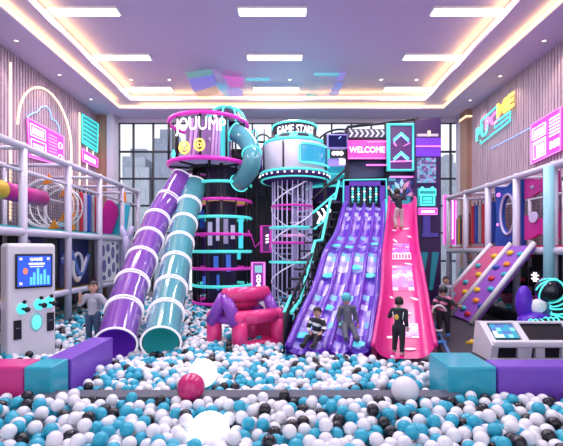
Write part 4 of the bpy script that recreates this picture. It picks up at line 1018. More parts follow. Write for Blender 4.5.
# =================================================================== INFLATABLE HOUSE
t = thing('inflatable_house', (-1.0, 8.6, .2), 'pink and purple inflatable A-frame house sitting in the balls', 'inflatable')
infP = mat('inflatable_pink', (.85, .04, .25), .3, coat=.5); infV = mat('inflatable_purple', (.26, .05, .50), .3, coat=.5)
def W(x, y, Y): return P(x, y, Y)
# near gable on the left, far gable on the right; coordinates on a rotated rectangle
o0 = Vector((-1.66, 7.95, .3)); du = Vector((.55, -.30, 0)); dl = Vector((.74, .52, 0)); H1 = .70; H2 = 1.10
o0 = Vector((-1.42, 8.15, .15))
def hp(u, l, z): return o0+du*u+dl*l+Vector((0, 0, z))
mid_ = .5
for l in (0, 1):
    nm = 'near' if l == 0 else 'far'
    for u in (0, 1):
        MB().tube([hp(u, l, .0), hp(u, l, H1)], [.16, .15], infP, 18).build('leg', t)
        mb = MB(); mb.tube([hp(u, l, H1-.12)-dl*(.06 if l == 0 else -.0), hp(mid_, l, H2+.04)-dl*(.06 if l == 0 else 0)], [.14, .12], infV, 18); mb.build('gable_beam', t)
    MB().tube([hp(0, l, H1-.05), hp(1, l, H1-.05)], .09, infV, 14).build('tie_beam', t)
    for q in (0, 1): MB().sph(hp(q, l, H1-.01), .162, infP, 16, 12).build('corner', t)
for u in (0, 1):
    MB().tube([hp(u, 0, H1), hp(u, 1, H1)], .145, infP, 18).build('eave_tube', t)
MB().tube([hp(mid_, -.06, H2+.04), hp(mid_, 1.04, H2+.04)], .15, infP, 18).build('ridge_tube', t)
MB().tube([hp(.25, 0, .55*H1+.5*H2), hp(.25, 1, .55*H1+.5*H2)], .11, infP, 16).build('roof_tube', t)
MB().tube([hp(1, 0, .1), hp(1, 1, .1)], .14, infP, 16).build('base_tube', t)
MB().tube([hp(0, 1, .1), hp(1, 1, .1)], .14, infP, 16).build('base_tube', t)
MB().prism([hp(0, .97, .1), hp(1, .97, .1), hp(1, .97, H1), hp(0, .97, H1)], dl*.03, mat('inflatable_inner', (.55, .02, .15), .4)).build('end_wall', t)
mb = MB(); mb.prism([hp(.62, .75, .95), hp(.68, .9, 1.0), hp(.72, .95, .74)], (0, .02, 0), WHT); mb.build('pennant', t)

# =================================================================== ARCADE CABINET
th = math.radians(48)
cl_ = Vector((-4.84, 7.0, .1)); tx = Vector((math.cos(th), math.sin(th), 0)); cw, chh, cd = .78, 2.22, .5
cen = cl_+tx*cw/2
t = thing('arcade_cabinet', cen, 'tall white arcade cabinet with blue screen and three glowing joysticks', 'arcade machine', rz=th)
M_ = Matrix.Identity(4)
def L(mb, name, par=None, label=None):
    o = mb.build(name, par or t, local=True, label=label); return o
mb = MB(); mb.box((0, cd/2, chh/2), (cw, cd, chh), WHT, bev=.06); L(mb, 'body')
mb = MB(); mb.box((.02, -.015, 1.72), (.60, .05, .62), BLK, bev=.015); scr = L(mb, 'screen_frame')
scm = mat('screen_blue', (.02, .06, .45), .15, emit=(.05, .15, .85), es=.75)
mb = MB(); mb.box((.02, -.045, 1.72), (.54, .01, .55), scm); L(mb, 'screen', scr)
mb = MB()
for k, (x_, h_) in enumerate(((-.05, .14), (.0, .22), (.06, .30), (.11, .19), (.17, .27), (.23, .16))):
    mb.box((x_+.01, -.052, 1.47+h_/2), (.04, .006, h_), mat('screen_cyan', (.1, .6, .8), .3, emit=(.2, .75, 1), es=.6))
L(mb, 'picture', scr)
mb = MB(); mb.box((.05, -.052, 1.85), (.26, .006, .035), mat('screen_white', (.9, .9, 1), .3, emit=(.9, .92, 1), es=.7)); mb.box((.05, -.052, 1.80), (.22, .006, .02), MATS['screen_white'])
text_on(mb, 'GAME', (.04, -.055, 1.93), .075, MATS['screen_white'], (1, 0, 0), (0, 0, 1), bold=.004, depth=.002); L(mb, 'screen_title', scr)
for x_, z_ in ((-.2, 1.94), (.24, 1.94), (-.2, 1.5)): L(MB().box((x_, -.052, z_), (.045, .006, .045), mat('screen_cream', (.9, .8, .7), .3, emit=(1, .9, .8), es=.6)), 'screen_icon', scr)
mb = MB(); mb.sph((-.13, -.052, 1.72), (.04, .006, .06), mat('screen_red', (.8, .2, .1), .3, emit=(1, .35, .2), es=.5)); L(mb, 'screen_icon', scr)
for k, (x_, z_) in enumerate(((-.17, 1.05), (.10, 1.10), (.27, 1.12))):
    mb = MB(); R = Matrix.Rotation(PI/2, 3, 'X'); mb.sph((x_, -.01, z_), (.085, .03, .105), mat('joy_cyan', (.08, .7, .7), .3, emit=(.1, .95, .9), es=.75), 20, 12); o = L(mb, 'joystick_base')
    mb = MB(); mb.tube([(x_, -.03, z_), (x_+.04, -.12, z_-.01)], .025, BLK, 8); mb.sph((x_+.05, -.13, z_-.01), .05, BLK, 14, 10); L(mb, 'joystick', o)
    mb = MB(); mb.sph((x_+.03, -.04, z_+.12), (.035, .02, .035), BLK, 10, 8); L(mb, 'small_button', o)
mb = MB(); mb.sph((.06, -.0, .78), (.085, .035, .15), mat('big_button', (.1, .75, .7), .3, emit=(.15, 1, .9), es=.9), 20, 12); L(mb, 'big_button')
mb = MB(); mb.sph((.06, -.0, .78), (.11, .025, .18), mat('button_rim', (.4, .8, .8), .3), 20, 12); L(mb, 'button_rim')
for x_, z_ in ((-.24, .68), (.29, .76)):
    mb = MB(); mb.box((x_, -.01, z_), (.12, .03, .34), BLK, bev=.008)
    o = L(mb, 'coin_door')
    mb = MB(); mb.box((x_, -.03, z_+.03), (.05, .01, .01), GRY); L(mb, 'coin_slot', o)

# =================================================================== CONSOLE DESK
t = thing('console_desk', (4.2, 6.6, .45), 'white and black gaming console desk with two lit touch screens', 'console desk')
x0, x1 = 3.27, 5.6
prof = [(6.35, .45), (6.30, .70), (6.42, .76), (6.68, .96), (6.78, .96), (6.85, .45)]
mb = MB(); mb.prism([(x0+.02, y, z) for y, z in prof], (x1-x0-.04, 0, 0), BLK); mb.build('core', t)
def rib(xa, xb):
    pr = [(6.31, .45), (6.25, .71), (6.38, .80), (6.66, 1.0), (6.80, 1.0), (6.9, .45)]
    MB().prism([(xa, y, z) for y, z in pr], (xb-xa, 0, 0), WHT).build('white_rib', t)
for xa, xb in ((x0-.02, x0+.09), (x0+.52, x0+.62), (4.62, 4.72), (5.3, 5.4)): rib(xa, xb)
MB().bb(x0, x1, 6.22, 6.34, .67, .78, WHT, .03).build('front_sill', t)
MB().bb(x0, x1, 6.26, 6.33, .45, .50, WHT, .01).build('base_board', t)
for xa in (x0+.40, 3.95, 4.35, 5.0): MB().bb(xa, xa+.14, 6.27, 6.33, .48, .70, WHT).build('front_panel', t)
scn = cell_mat('touch_cells', 5, 4, [(0, (.05, .35, .5)), (.35, (.25, .75, .65)), (.6, (.1, .2, .5)), (.8, (.7, .9, .85))], .2, .5, 8.)
for xa, xb in ((x0+.12, x0+.50), (4.74, 5.2)):
    MB().prism([(xa, 6.42, .782), (xb, 6.42, .782), (xb, 6.63, .955), (xa, 6.63, .955)], (0, -.012, .015), scn).build('touch_screen', t)
MB().bb(x0+.1, x1-.1, 6.66, 6.80, .975, .995, WHT).build('top_ledge', t)

# =================================================================== STATUE, PETAL CHAIR, SMALL THINGS ON DECK
t = thing('striped_figure', (5.4, 8.0, .45), 'black helmeted creature statue with glowing cyan ribs leaning in from the right', 'statue')
hc = P(549, 290, 8.0)
MB().sph(hc, (.25, .24, .25), mat('helmet_black', (.01, .015, .03), .12, coat=.8), 24, 16).build('helmet', t)
for a, tz in ((0, .0), (.75, .0), (-.75, .0)):
    Rm = Matrix.Rotation(a, 3, 'Y'); q = []
    for k in range(25):
        b = PI*k/24; v = Rm @ Vector((.252*math.cos(b), -.242*math.sin(b)*.55, .20*math.sin(b)))
        v = v.normalized()*.258; q.append(hc+v)
    MB().tube(q, .014, CY, 6).build('helmet_stripe', t)
pts = [hc+Vector((.12, .05, -.1)), hc+Vector((.24, .05, -.28)), hc+Vector((.30, .05, -.52)), hc+Vector((.22, .05, -.8)), hc+Vector((.05, .05, -.9))]
MB().tube(pts, [.13, .15, .17, .2, .2], BLK, 16).build('body', t)
for k in range(9):
    u = k/8*3.4; i = int(u); f = u-i; c = pts[i].lerp(pts[i+1], f); d = (pts[i+1]-pts[i]).normalized(); e1 = Vector((0, 1, 0)); e2 = d.cross(e1)
    r_ = [.13, .15, .17, .2, .2][i]+.02; MB().tube([c+(e1*math.cos(2*PI*j/20)+e2*math.sin(2*PI*j/20))*r_ for j in range(20)], .017, CY, 6, closed=True).build('glowing_rib', t)
MB().tube([hc+Vector((.25, 0, -.75)), hc+Vector((-.1, -.1, -.62)), hc+Vector((-.36, -.1, -.66)), hc+Vector((-.5, -.1, -.78))], [.1, .08, .07, .05], BLK, 12).build('arm', t)
for k in range(6):
    x_ = -.42+.1*k; c = hc+Vector((x_, -.1, -.66+(.04 if k > 2 else 0))); MB().tube([c+Vector((0, .09*math.cos(2*PI*j/16), .09*math.sin(2*PI*j/16))) for j in range(16)], .015, CY, 6, closed=True).build('arm_rib', t)
MB().tube([hc+Vector((.1, .05, -.85)), Vector((hc.x+.1, 8.05, .45))], [.2, .26], BLK, 14).build('foot', t)
t = thing('petal_chair', (4.98, 8.55, .45), 'purple petal shaped chair with a white head cushion beside the statue', 'chair')
def petal(c, R3, m, nm):
    MB().sph(c, R3, m, 20, 14).build(nm, t)
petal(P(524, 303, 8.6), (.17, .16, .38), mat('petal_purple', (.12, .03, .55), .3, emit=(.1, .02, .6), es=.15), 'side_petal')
petal(P(546, 293, 8.7), (.22, .14, .36), mat('petal_plum', (.30, .03, .35), .35), 'back_petal')
petal(P(535, 322, 8.5), (.36, .3, .22), MATS['petal_purple'], 'seat')
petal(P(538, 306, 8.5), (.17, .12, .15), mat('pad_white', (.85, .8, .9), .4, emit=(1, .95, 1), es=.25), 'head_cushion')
mb = MB(); mb.tube([P(535, 322, 8.5), Vector((P(535, 322, 8.5).x, 8.5, .45))], .12, BLK, 10); mb.build('pedestal', t)
a = P(499.5, 317, 8.0); single('toy_ball', MB().sph((a.x, 8.0, .55), .10, mat('lime_ball', (.5, .7, .1), .4)), 'lime green ball on the charcoal deck behind the console desk', 'ball')
mb = MB(); c = P(475, 338, 7.5); c.z = .455
mb.prism([c+Vector((r_*math.cos(a), r_*math.sin(a), 0)) for r_, a in ((.20, .2), (.09, .9), (.17, 1.6), (.08, 2.4), (.19, 3.3), (.1, 4.1), (.17, 4.8), (.08, 5.5))], (0, 0, .04), YEL)
single('floor_star', mb, 'yellow star shaped pad on the charcoal deck left of the console desk', 'floor pad')
t = thing('neon_glyph_sign', P(535, 277, 9.8), 'small white hash-shaped mark on the dark wall above the petal chair', 'sign')
c = Vector((6.86, 11.0, 0)); pc = P(535, 277, 0)
Yg = 6.9*400/(535-284); c = P(535, 277, Yg)
MB().bb(c.x+.01, c.x+.03, Yg-.3, Yg+.3, c.z-.26, c.z+.26, DK).build('board', t)
mb = MB()
for d in (-.05, .05):
    mb.bb(c.x-.015, c.x+.012, Yg+d-.014, Yg+d+.014, c.z-.13, c.z+.13, WN); mb.bb(c.x-.015, c.x+.012, Yg-.15, Yg+.15, c.z+d-.018, c.z+d+.018, WN)
mb.build('glyph', t)
# sunken corner pool under the right frame
single('pool_wall', MB().bb(5.5, 5.62, 9.3, 11.9, .45, .72, DK, .02), 'low dark wall of the small ball pool under the right frame', 'pool wall')

# big balls on the strip and in the front pit
def bigball(x, y, Y, r, m, label, z=None):
    c = P(x, y, Y); mb = MB(); mb.sph(c, r, m, 40, 28); o = single('giant_ball', mb, label, 'ball'); return c
bigs = [(191, 387, 5.12, .175, mat('ball_magenta', (.62, .02, .18), .25, coat=.4), 'large magenta ball at the pit divider left of centre'),
        (203, 373, 5.55, .195, GLOW, 'glowing white lamp ball behind the magenta ball'),
        (209, 433, 4.15, .215, GLOW, 'large glowing white lamp ball at the front edge of the pit'),
        (405, 390, 5.10, .17, mat('ball_bigwhite', (.80, .80, .85), .35), 'large pale grey ball at the pit divider on the right')]
BIG = []
for b_ in bigs:
    c = bigball(*b_); BIG.append((c, b_[3]))

# =================================================================== PEOPLE
def limb_mesh(V, E, Rr):
    mb = MB()
    for i, p in enumerate(V): mb.sph(p, Rr[i], SKIN, 16, 12)
    for a, b in E:
        if (Vector(V[a])-Vector(V[b])).length > 1e-4:
            n_ = 5; mb.tube([Vector(V[a]).lerp(Vector(V[b]), k/n_) for k in range(n_+1)], [Rr[a]+(Rr[b]-Rr[a])*k/n_ for k in range(n_+1)], SKIN, 16)
    return mb.v, mb.f
def remesh(vs, fs, vox):
    me = bpy.data.meshes.new('figure'); me.from_pydata([tuple(v) for v in vs], [], fs)
    bm = bmesh.new(); bm.from_mesh(me); bmesh.ops.recalc_face_normals(bm, faces=bm.faces); bm.to_mesh(me); bm.free(); o = bpy.data.objects.new('figure', me); COL.objects.link(o)
    r = o.modifiers.new('r', 'REMESH'); r.mode = 'VOXEL'; r.voxel_size = vox
    s = o.modifiers.new('s', 'SMOOTH'); s.factor = .5; s.iterations = 2
    bpy.context.view_layer.update(); dg = bpy.context.evaluated_depsgraph_get(); m2 = bpy.data.meshes.new_from_object(o.evaluated_get(dg)); bpy.data.objects.remove(o)
    return m2
SKIN = mat('skin', (.62, .36, .26), .5); HAIR = mat('hair_black', (.015, .01, .012), .45); EYE = mat('eye_dark', (.01, .01, .01), .2); LIP = mat('lip', (.45, .14, .12), .5)
def D(x, y, z): return Vector((x, y, z)).normalized()
def person(label, loc, h, rz, pose, top, legs, shoe, sleeves='short', hair=HAIR, hat=None, stripe=None):
    """local frame: faces -Y, x to the figure's left seen from the front = viewer's right"""
    pel = Vector(pose.get('pelvis', (0, 0, .50))); u = D(*pose.get('torso', (0, 0, 1))); f = D(*pose.get('face', (0, -1, 0))); side = Vector(pose.get('side', (1, 0, 0))).normalized()
    V = []; E = []; Rr = []; T = []
    def add(p, r, par=None):
        V.append(Vector(p)); Rr.append(r); i = len(V)-1
        if par is not None: E.append((par, i))
        return i
    a = add(pel, .068); b = add(pel+u*.09, .062, a); c = add(pel+u*.20, .070, b); d = add(pel+u*.27, .050, c); e = add(pel+u*.33, .032, d); hb = add(pel+u*.37, .033, e)
    segs = [(V[a]-u*.05, V[c], 'torso', .07), (V[c], V[d], 'torso', .07), (V[e]-u*.005, V[hb], 'neck', .03)]
    hands = []
    for s_, key in ((-1, 'R'), (1, 'L')):
        sh = pel+u*.275+side*s_*.105; d1, d2 = (D(*q) for q in pose.get('arm'+key, ((s_*.15, 0, -1), (s_*.1, -.1, -1))))
        el = sh+d1*.145; wr = el+d2*.125
        i = add(sh, .038, d); j = add(el, .026, i); k = add(wr, .019, j); segs += [(sh, el, 'uarm', .035), (el, wr, 'farm', .025)]
        hands.append((wr, d2, s_))
        hp_ = pel+side*s_*.052-u*.015; t1, t2 = (D(*q) for q in pose.get('leg'+key, ((s_*.03, 0, -1), (0, 0, -1))))
        kn = hp_+t1*.215; an = kn+t2*.205; fd = D(*pose.get('foot', (0, -1, -.05))) if isinstance(pose.get('foot', (0,))[0], (int, float)) and 'foot' in pose else D(0, -1, -.05)
        i = add(hp_, .058, a); j = add(kn, .040, i); k = add(an, .028, j); l = add(an+fd*.035-t2*-.012, .03, k); m_ = add(an+fd*.095+t2*.012, .024, l)
        segs += [(hp_, kn, 'thigh', .055), (kn, an, 'shin', .038), (an+t2*.012, V[m_]+fd*.03, 'foot', .03)]
    vs, fs = limb_mesh([v*h for v in V], E, [r*h for r in Rr])
    mb = MB(); mb.add(vs, fs, SKIN)
    hc = pel+u*.435+f*.012; hs = f.cross(u).normalized(); hu = hs.cross(f).normalized()
    R = Matrix((hs, -f, hu)).transposed()
    if R.determinant() < 0: R = Matrix((-hs, -f, hu)).transposed()
    def hl(x, y, z): return (hc+R@Vector((x, y, z)))*h
    mb.sph(hc*h, (.068*h, .078*h, .088*h), SKIN, 24, 18, R)
    mb.sph(hl(0, -.028, -.042), (.045*h, .045*h, .042*h), SKIN, 14, 10, R)
    mb.sph(hl(0, -.080, -.012), (.012*h, .018*h, .016*h), SKIN, 10, 8, R)
    for s_ in (-1, 1): mb.sph(hl(s_*.068, .004, -.008), (.010*h, .017*h, .024*h), SKIN, 10, 8, R)
    for wr, dd, s_ in hands:
        e1 = dd.cross(f if abs(dd.dot(f)) < .9 else u).normalized(); e2 = dd.cross(e1).normalized()
        Rh = Matrix((e1, e2, dd)).transposed(); pc = wr+dd*.030
        mb.sph(pc*h, (.024*h, .013*h, .034*h), SKIN, 12, 8, Rh)
        for q, (o_, ln) in enumerate(((-.018, .036), (-.006, .042), (.006, .040), (.018, .031))):
            b0 = pc+dd*.022+e1*o_; b1 = b0+dd*ln*.5+e1*o_*.2; b2 = b1+(dd*.7+e2*.6).normalized()*ln*.5
            mb.tube([b0*h, b1*h, b2*h], [.0068*h, .0062*h, .0050*h], SKIN, 7)
        b0 = pc-dd*.008+e1*.018*-s_; b1 = b0+(dd*.6-e1*s_*.8).normalized()*.022; b2 = b1+dd*.018
        mb.tube([b0*h, b1*h, b2*h], [.008*h, .007*h, .0055*h], SKIN, 7)
    segs = [(p*h, q*h, n, r*h) for p, q, n, r in segs]
    me = remesh(mb.v, mb.f, .0062*h); me.materials.clear(); me.materials.append(SKIN); me.name = 'body'
    me.polygons.foreach_set('use_smooth', [True]*len(me.polygons)); me.update()
    n = len(me.vertices); co = np.empty(n*3); me.vertices.foreach_get('co', co); co = co.reshape(-1, 3)
    nr = np.empty(n*3); me.vertices.foreach_get('normal', nr); nr = nr.reshape(-1, 3)
    best = np.full(n, 1e9); idx = np.zeros(n, int); par = np.zeros(n)
    for i, (p, q, nm, r) in enumerate(segs):
        p = np.array(p); q = np.array(q); ab = q-p; tt = np.clip(((co-p)@ab)/(ab@ab), 0, 1); dist = np.linalg.norm(co-(p+tt[:, None]*ab), axis=1)/r
        m = dist < best; best[m] = dist[m]; idx[m] = i; par[m] = tt[m]
    hcn = np.array(hc*h); dh = np.linalg.norm(co-hcn, axis=1) < .098*h
    names = np.array([sg[2] for sg in segs])[idx]; names[dh] = 'head'
    hd = [np.array((w_+dd*.038)*h) for w_, dd, _ in hands]
    for q in hd: names[(np.linalg.norm(co-q, axis=1) < .045*h)] = 'hand'
    un = np.array(u); zt = (co-np.array(pel*h))@un
    t = thing('person', loc, label, 'person', rz=rz)
    bo = link_mesh('body', me, t, True); bo['label'] = 'bare face, neck and hands'
    polys = [tuple(p.vertices) for p in me.polygons]
    def garment(name, sel, off, m, extra=None):
        keep = [p for p in polys if all(sel[v] for v in p)]
        if not keep: return
        used = sorted({v for p in keep for v in p}); mp = {v: i for i, v in enumerate(used)}
        g = bpy.data.meshes.new(name); g.from_pydata([tuple(co[v]+nr[v]*off*h) for v in used], [], [tuple(mp[v] for v in p) for p in keep]); g.materials.append(m)
        if extra is not None:
            g.materials.append(extra[0]); g.polygons.foreach_set('material_index', [1 if extra[1](co[p[0]]) else 0 for p in keep])
        g.polygons.foreach_set('use_smooth', [True]*len(keep)); g.update(); o = link_mesh(name, g, t, True)
        s = o.modifiers.new('thickness', 'SOLIDIFY'); s.thickness = .006*h; s.offset = -1
        return o
    shirt = ((names == 'torso') & (zt > -.005*h)) | (names == 'uarm')
    if sleeves == 'long': shirt = shirt | ((names == 'farm') & (par < .93))
    pants = ((names == 'torso') & (zt < .03*h)) | (names == 'thigh') | ((names == 'shin') & (par < .97))
    garment('trousers', pants, .010, legs)
    garment('shirt', shirt, .015, top, None if stripe is None else (stripe, lambda c_: (int((c_[2]+c_[0]*.3)/(.045*h)) % 3) == 0))
    for fi in [i for i, sg in enumerate(segs) if sg[2] == 'foot']: garment('shoe', (names == 'foot') & (idx == fi), .010, shoe)
    if hair:
        # hair cap over the skull
        bm = bmesh.new(); bmesh.ops.create_icosphere(bm, subdivisions=4, radius=1)
        kill = [v for v in bm.verts if (v.co.y < -.25 and v.co.z < .38+.08*math.sin(v.co.x*14)) or (v.co.z < -.55) or (abs(v.co.x) > .5 and v.co.y < .05 and v.co.z < .0)]
        bmesh.ops.delete(bm, geom=kill, context='VERTS')
        for v in bm.verts:
            k_ = 1+.035*math.sin(v.co.x*17+v.co.y*9)*math.sin(v.co.z*13); v.co = (hc+R@Vector((v.co.x*.078*k_, v.co.y*.089*k_+.004, v.co.z*.098*k_+.002)))*h
        g = bpy.data.meshes.new('hair'); bm.to_mesh(g); bm.free(); g.materials.append(hair); g.polygons.foreach_set('use_smooth', [True]*len(g.polygons))
        o = link_mesh('hair', g, t, True); s = o.modifiers.new('thickness', 'SOLIDIFY'); s.thickness = .012*h; s.offset = -1
    for s_ in (-1, 1):
        e = MB(); e.sph(hl(s_*.026, -.0725, .010), (.010*h, .006*h, .007*h), EYE, 10, 8, R); e.build('eye', t, True)
        e = MB(); e.tube([hl(s_*.014, -.077, .027), hl(s_*.027, -.076, .032), hl(s_*.040, -.068, .026)], .0032*h, HAIR, 5); e.build('eyebrow', t, True)
    e = MB(); e.tube([hl(-.018, -.071, -.045), hl(0, -.075, -.048), hl(.018, -.071, -.045)], .0045*h, LIP, 6); e.build('mouth', t, True)
    if hat:
        e = MB(); e.sph(hl(0, .005, .03), (.088*h, .098*h, .088*h), hat, 20, 14, R); e.v = [v if True else v for v in e.v]
        e.build('cap', t, True)
    return t, hl
DARKC = mat('cloth_black', (.02, .02, .03), .7); JEAN = mat('cloth_denim', (.05, .09, .17), .75); GREYT = mat('cloth_grey', (.42, .42, .50), .75); WHC = mat('cloth_white', (.75, .75, .8), .7)
GRN = mat('cloth_green', (.03, .14, .12), .7); PKC = mat('cloth_pink', (.75, .25, .45), .7); SUIT = mat('cloth_slate', (.10, .11, .15), .7); BSH = mat('shoe_blue', (.05, .25, .65), .5)
BEI = mat('cloth_beige', (.55, .42, .45), .7)
# 1 left boy by the purple kerb: one hand at the ear, the other arm out
c = P(93, 340, 8.3)
person('child in grey t-shirt and jeans standing in the balls, one hand at the ear', (c.x, 8.3, .22), 1.30, .1,
       dict(armR=((-.55, -.2, -.75), (.15, -.35, .95)), armL=((.7, -.1, -.75), (.55, -.35, -.75)), legR=((-.05, 0, -1), (.0, .08, -1)), legL=((.08, -.05, -1), (.05, .1, -1)), face=(.1, -1, 0)), GREYT, JEAN, DARKC)
# 2 seated boy on the left lane
q = purple_pt(.30, .945)
person('child in black and white outfit sitting on the left of the purple slide', (q.x, q.y, q.z-.33*1.02+.02-.1), 1.02, -.45,
       dict(pelvis=(0, 0, .48), torso=(0, .12, 1), armR=((-.3, -.3, -.8), (.5, -.6, -.4)), armL=((.4, -.3, -.8), (-.2, -.7, -.3)), legR=((-.15, -.95, .12), (-.05, -.75, -.6)), legL=((.15, -.95, .16), (.05, -.75, -.6)), face=(-.3, -1, -.2), foot=(0, -.8, .5)), DARKC, DARKC, BLK, 'long', stripe=WHC)
# 3 person with teal hat lying back on the middle lanes
q = purple_pt(.66, .885)
t3, hl3 = person('person in slate grey suit and cyan hat sliding down the purple slide', (q.x, q.y, q.z-.52), 1.12, .0,
       dict(pelvis=(0, 0, .50), torso=(0, .35, .95), armR=((-.25, -.1, -.9), (.0, -.4, -.9)), armL=((.3, -.1, -.9), (.1, -.4, -.9)), legR=((-.12, -.9, -.35), (-.03, -.85, -.45)), legL=((.12, -.9, -.35), (.04, -.85, -.45)), face=(0, -1, -.1), foot=(0, -.7, .6)), SUIT, SUIT, SUIT, 'long', hat=mat('hat_cyan', (.10, .50, .58), .5))
# 4 kid on pink slide, back to the camera, head turned left
q = pink_pt(.42, .982)
t4, hl4 = person('child in black with green collar standing on the foot of the pink slide', (q.x, q.y+.05, q.z), .97, PI-.5,
       dict(armL=((.45, -.45, -.7), (.3, -.75, -.25)), armR=((-.1, .1, -1), (-.1, -.3, -.9)), legR=((-.05, .05, -1), (0, .12, -1)), legL=((.1, -.18, -1), (.05, .1, -1)), face=(.45, -.9, -.1), torso=(0, -.05, 1)), DARKC, DARKC, WHC, 'long')
e = MB(); e.sph((.02, .068, .655), (.038, .012, .048), mat('badge_yellow', (.85, .5, .1), .5), 14, 8); e.build('back_badge', t4, True)
e = MB(); e.tube([(.055*math.cos(a), .0+.052*math.sin(a), .795) for a in [2*PI*k/20 for k in range(20)]], .016, GRN, 8, closed=True); e.build('green_collar', t4, True)
for s_ in (-1, 1):
    e = MB(); e.tube([(s_*.075, .058, .62), (s_*.09, .05, .74)], .008, WHC, 6); e.build('white_stripe', t4, True)
# 5 kid climbing at the top of the pink slide
q = pink_pt(.42, .27)
person('child in black top and beige trousers high up the pink slide, arms raised', (q.x, q.y, q.z), 1.10, PI+.2,
       dict(armR=((-.5, -.2, .8), (-.2, -.1, 1)), armL=((.45, -.3, .7), (.3, -.1, 1)), legR=((-.08, -.1, -1), (0, .2, -1)), legL=((.15, -.3, -1), (.02, .35, -1)), torso=(.08, -.12, 1)), DARKC, BEI, SKIN, 'long')
# 6 kid with pink stripes and blue shoes on the mat
c = P(443, 338, 7.95)
t6, hl6 = person('child in black and pink outfit with blue shoes on the charcoal deck', (c.x, 7.95, .47), .98, -.25,
       dict(armR=((-.6, -.3, -.6), (-.1, -.6, -.8)), armL=((.6, -.3, -.6), (.5, -.75, -.1)), legR=((-.15, -.1, -1), (-.02, .12, -1)), legL=((.15, -.05, -1), (.03, .1, -1)), face=(-.1, -1, -.15), torso=(0, -.06, 1)), DARKC, DARKC, BSH, 'long', stripe=PKC, hat=mat('hat_black', (.02, .02, .03), .5))
q_ = []
for k in range(17):
    a = .6+1.45*PI*k/16; q_.append(Vector((c.x-.14+.17*math.cos(a), 7.80, .87+.25*math.sin(a))))
single('looped_tube', MB().tube(q_, .022, mat('tube_white', (.85, .75, .82), .4), 8), 'white looped toy tube held by the child with blue shoes', 'toy')
# 7 kid behind
c = P(446, 300, 9.9)
person('child in a grey top standing farther back on the charcoal deck beside the purple tower', (c.x-.0, 9.9, .46), 1.06, -.4,
       dict(face=(-.2, -1, 0)), GREYT, DARKC, BLK, 'long')
# shoes left on the deck edge
single('blue_pad', MB().box((P(431, 345, 7.6).x+.1, 7.5, .475), (.28, .16, .05), BSH, bev=.02), 'small blue foam pad lying at the edge of the charcoal deck by the pink slide', 'foam pad')

# =================================================================== BALLS
def ico(sub):
    bm = bmesh.new(); bmesh.ops.create_icosphere(bm, subdivisions=sub, radius=1); bm.verts.index_update()
    v = np.array([q.co[:] for q in bm.verts]); f = np.array([[q.index for q in p.verts] for p in bm.faces]); bm.free(); return v, f
I2 = ico(2); I3 = ico(3)
circ = [(-2.09, 13.5, .98), (.27, 13.3, .12), (-4.55, 7.5, .42), (c.x, 99, .1)]
circ += [(b[0].x, b[0].y, b[1]*.85) for b in BIG]
def deck_left(y):
    for (x0_, y0_), (x1_, y1_) in zip(pl[:4], pl[1:5]):
        if y0_ <= y <= y1_: return x0_+(x1_-x0_)*(y-y0_)/(y1_-y0_)
    return 4.1 if y > 11 else 2.1
def ok(x, y, r):
    for a, b, q in circ:
        if (x-a)**2+(y-b)**2 < (q+r*.6)**2: return False
    if y < 5.40+r: return False
    if y < 5.66 and (x < -2.95 or x > 2.1): return False
    if 5.2 < y < 8.15 and -3.42-r < x < -2.96+r: return False
    if y < 6.0 and x > 2.1-r: return False
    if x > deck_left(y)-r: return False
    # under the slides
    for tb, tail in ((tab_purple, .1), (tab_pink, .1)):
        if y > tb[-1][3]+.15:
            s = max(0, min(1, (12.4-y)/(12.4-tb[-1][3]))); xl, xr, _, z = interp(tb, s)
            if xl-.1-r < x < xr+.1+r: return False
    # tube slide mouths
    for mx, my in ((-3.17, 7.55), (-2.31, 7.5)):
        if abs(x-mx) < .33 and my+.1 < y < my+.9: return False
    return y < 14.7
def colour(k=None):
    q = rng.rand(); return 0 if q < .55 else (1 if q < .89 else 2)
BC = []; near = []
def surf(x, y): return .25+.024*(y-6)+.05*math.sin(x*1.7+y*.9)*math.sin(y*1.3-x*.5)+(.04*math.exp(-((y-6.4)/.5)**2) if -3 < x < 2.4 else 0)
def fill(x0, x1, y0, y1, r, layer=0, okf=ok, sf=surf, k_=1.93, jit=.5):
    sp_ = k_*r; y = y0; row = 0
    while y < y1:
        x = x0+(row % 2)*sp_/2
        while x < x1:
            xx = x+(rng.rand()-.5)*sp_*jit; yy = y+(rng.rand()-.5)*sp_*jit
            if okf(xx, yy, r) and rng.rand() > .03:
                z = sf(xx, yy)+(rng.rand()-.5)*r*1.1-r*.3
                if layer: z -= r*1.35
                elif rng.rand() < .10: z += r*.9
                BC.append((xx, yy, max(z, .1+r), r, colour()))
            x += sp_
        y += sp_*.866; row += 1
fill(-5.5, 3.0, 5.4, 8.6, .068); fill(-5.5, 3.0, 5.4, 8.6, .068, 1)
fill(-6.9, 4.2, 8.6, 14.7, .070); fill(-5.5, 3.0, 8.6, 11, .075, 1)
# corner pool under the right frame
fill(5.7, 6.9, 9.4, 10.5, .075, 0, lambda x, y, r: True, lambda x, y: .62)
fill(5.7, 6.9, 10.2, 11.8, .085, 0, lambda x, y, r: True, lambda x, y: .72)
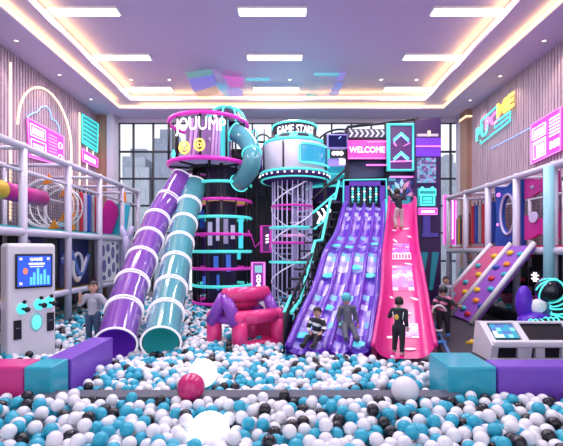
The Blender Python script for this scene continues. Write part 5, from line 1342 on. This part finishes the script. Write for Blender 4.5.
# front pit
def okF(x, y, r):
    if any((x-a)**2+(y-b)**2 < (q+r*.5)**2 for a, b, q in [(b[0].x, b[0].y, b[1]*.9) for b in BIG]): return False
    if x < -3.2 or x > 2.25: return y < 5.12
    return y < 5.02
def sfF(x, y): return .29+.03*math.sin(x*2.1+y)*math.sin(x*.7)
fstart = len(BC); fill(-5.2, 5.2, 3.1, 5.2, .072, 0, okF, sfF, 2.05, 1.1); fend = len(BC)
fill(-5.2, 5.2, 3.1, 5.2, .072, 1, okF, sfF, 2.2, 1.1)
A_ = np.array([b[:3] for b in BC[fstart:]]); rad = .072
for it in range(40):
    d = A_[:, None]-A_[None]; dist = np.sqrt((d**2).sum(2))+np.eye(len(A_))*9; ov = np.clip(2*rad*1.004-dist, 0, None)
    A_ += (d/np.maximum(dist, 1e-6)[..., None]*ov[..., None]*.42).sum(1)
    A_[:, 2] = np.maximum(A_[:, 2], .1+rad)
    A_[:, 1] = np.minimum(A_[:, 1], np.where((A_[:, 0] < -3.05) | (A_[:, 0] > 2.12), 5.20-rad-.01, 5.08-rad-.005))
    for b in BIG:
        e = A_-np.array(b[0]); q = np.sqrt((e**2).sum(1)); k = q < b[1]+rad
        A_[k] += e[k]/q[k][:, None]*(b[1]+rad-q[k])[:, None]
for i in range(len(A_)): BC[fstart+i] = (A_[i, 0], A_[i, 1], A_[i, 2], rad, BC[fstart+i][4])
def project(p):
    return 284+400*p[0]/p[1], 250-400*(p[2]-CAMZ)/p[1]
cand = []
for i in range(fstart, fend):
    x_, y_ = project(BC[i])
    if -8 < x_ < 571 and y_ < 452 and BC[i][2] > .24: cand.append((BC[i][1], i))
cand.sort(); chosen = {i for _, i in cand[:300]}
bm_ = []
for k, m in enumerate((BALLW, BALLC, BALLK)):
    me = bpy.data.meshes.new('pit_ball'); me.from_pydata([tuple(v*.072) for v in I3[0]], [], [tuple(f) for f in I3[1]]); me.materials.append(m)
    me.polygons.foreach_set('use_smooth', [True]*len(me.polygons)); bm_.append(me)
cn = ('white', 'cyan', 'black')
for i in sorted(chosen):
    x_, y_, z_, r_, k = BC[i]; o = bpy.data.objects.new('pit_ball', bm_[k]); COL.objects.link(o); o.location = (x_, y_, z_)
    o.rotation_euler = (rng.rand()*3, rng.rand()*3, 0)
    tag(o, '%s plastic ball among the near balls of the front pit' % cn[k], 'ball', '%s balls in the front pit' % cn[k])
rest = [b for i, b in enumerate(BC) if i not in chosen]
def ball_mesh(name, lst, geo):
    n = len(lst); V0, F0 = geo; arr = np.array([b[:4] for b in lst]); V_ = (V0[None]*arr[:, None, 3:4]+arr[:, None, :3]).reshape(-1, 3)
    F_ = (F0[None]+(np.arange(n)*len(V0))[:, None, None]).reshape(-1, 3)
    me = bpy.data.meshes.new(name); me.vertices.add(len(V_)); me.vertices.foreach_set('co', V_.ravel()); me.loops.add(F_.size); me.loops.foreach_set('vertex_index', F_.ravel().astype(np.int32))
    me.polygons.add(len(F_)); me.polygons.foreach_set('loop_start', np.arange(0, F_.size, 3, dtype=np.int32))
    me.polygons.foreach_set('use_smooth', np.ones(len(F_), bool)); me.polygons.foreach_set('material_index', np.repeat([b[4] for b in lst], len(F0)).astype(np.int32))
    for m in (BALLW, BALLC, BALLK): me.materials.append(m)
    me.update(calc_edges=True); me.validate(); return me
o = link_mesh('pit_balls', ball_mesh('pit_balls', rest, I2))
tag(o, 'sea of white, cyan and black plastic balls filling the main pit around the slides', 'balls', kind='stuff')
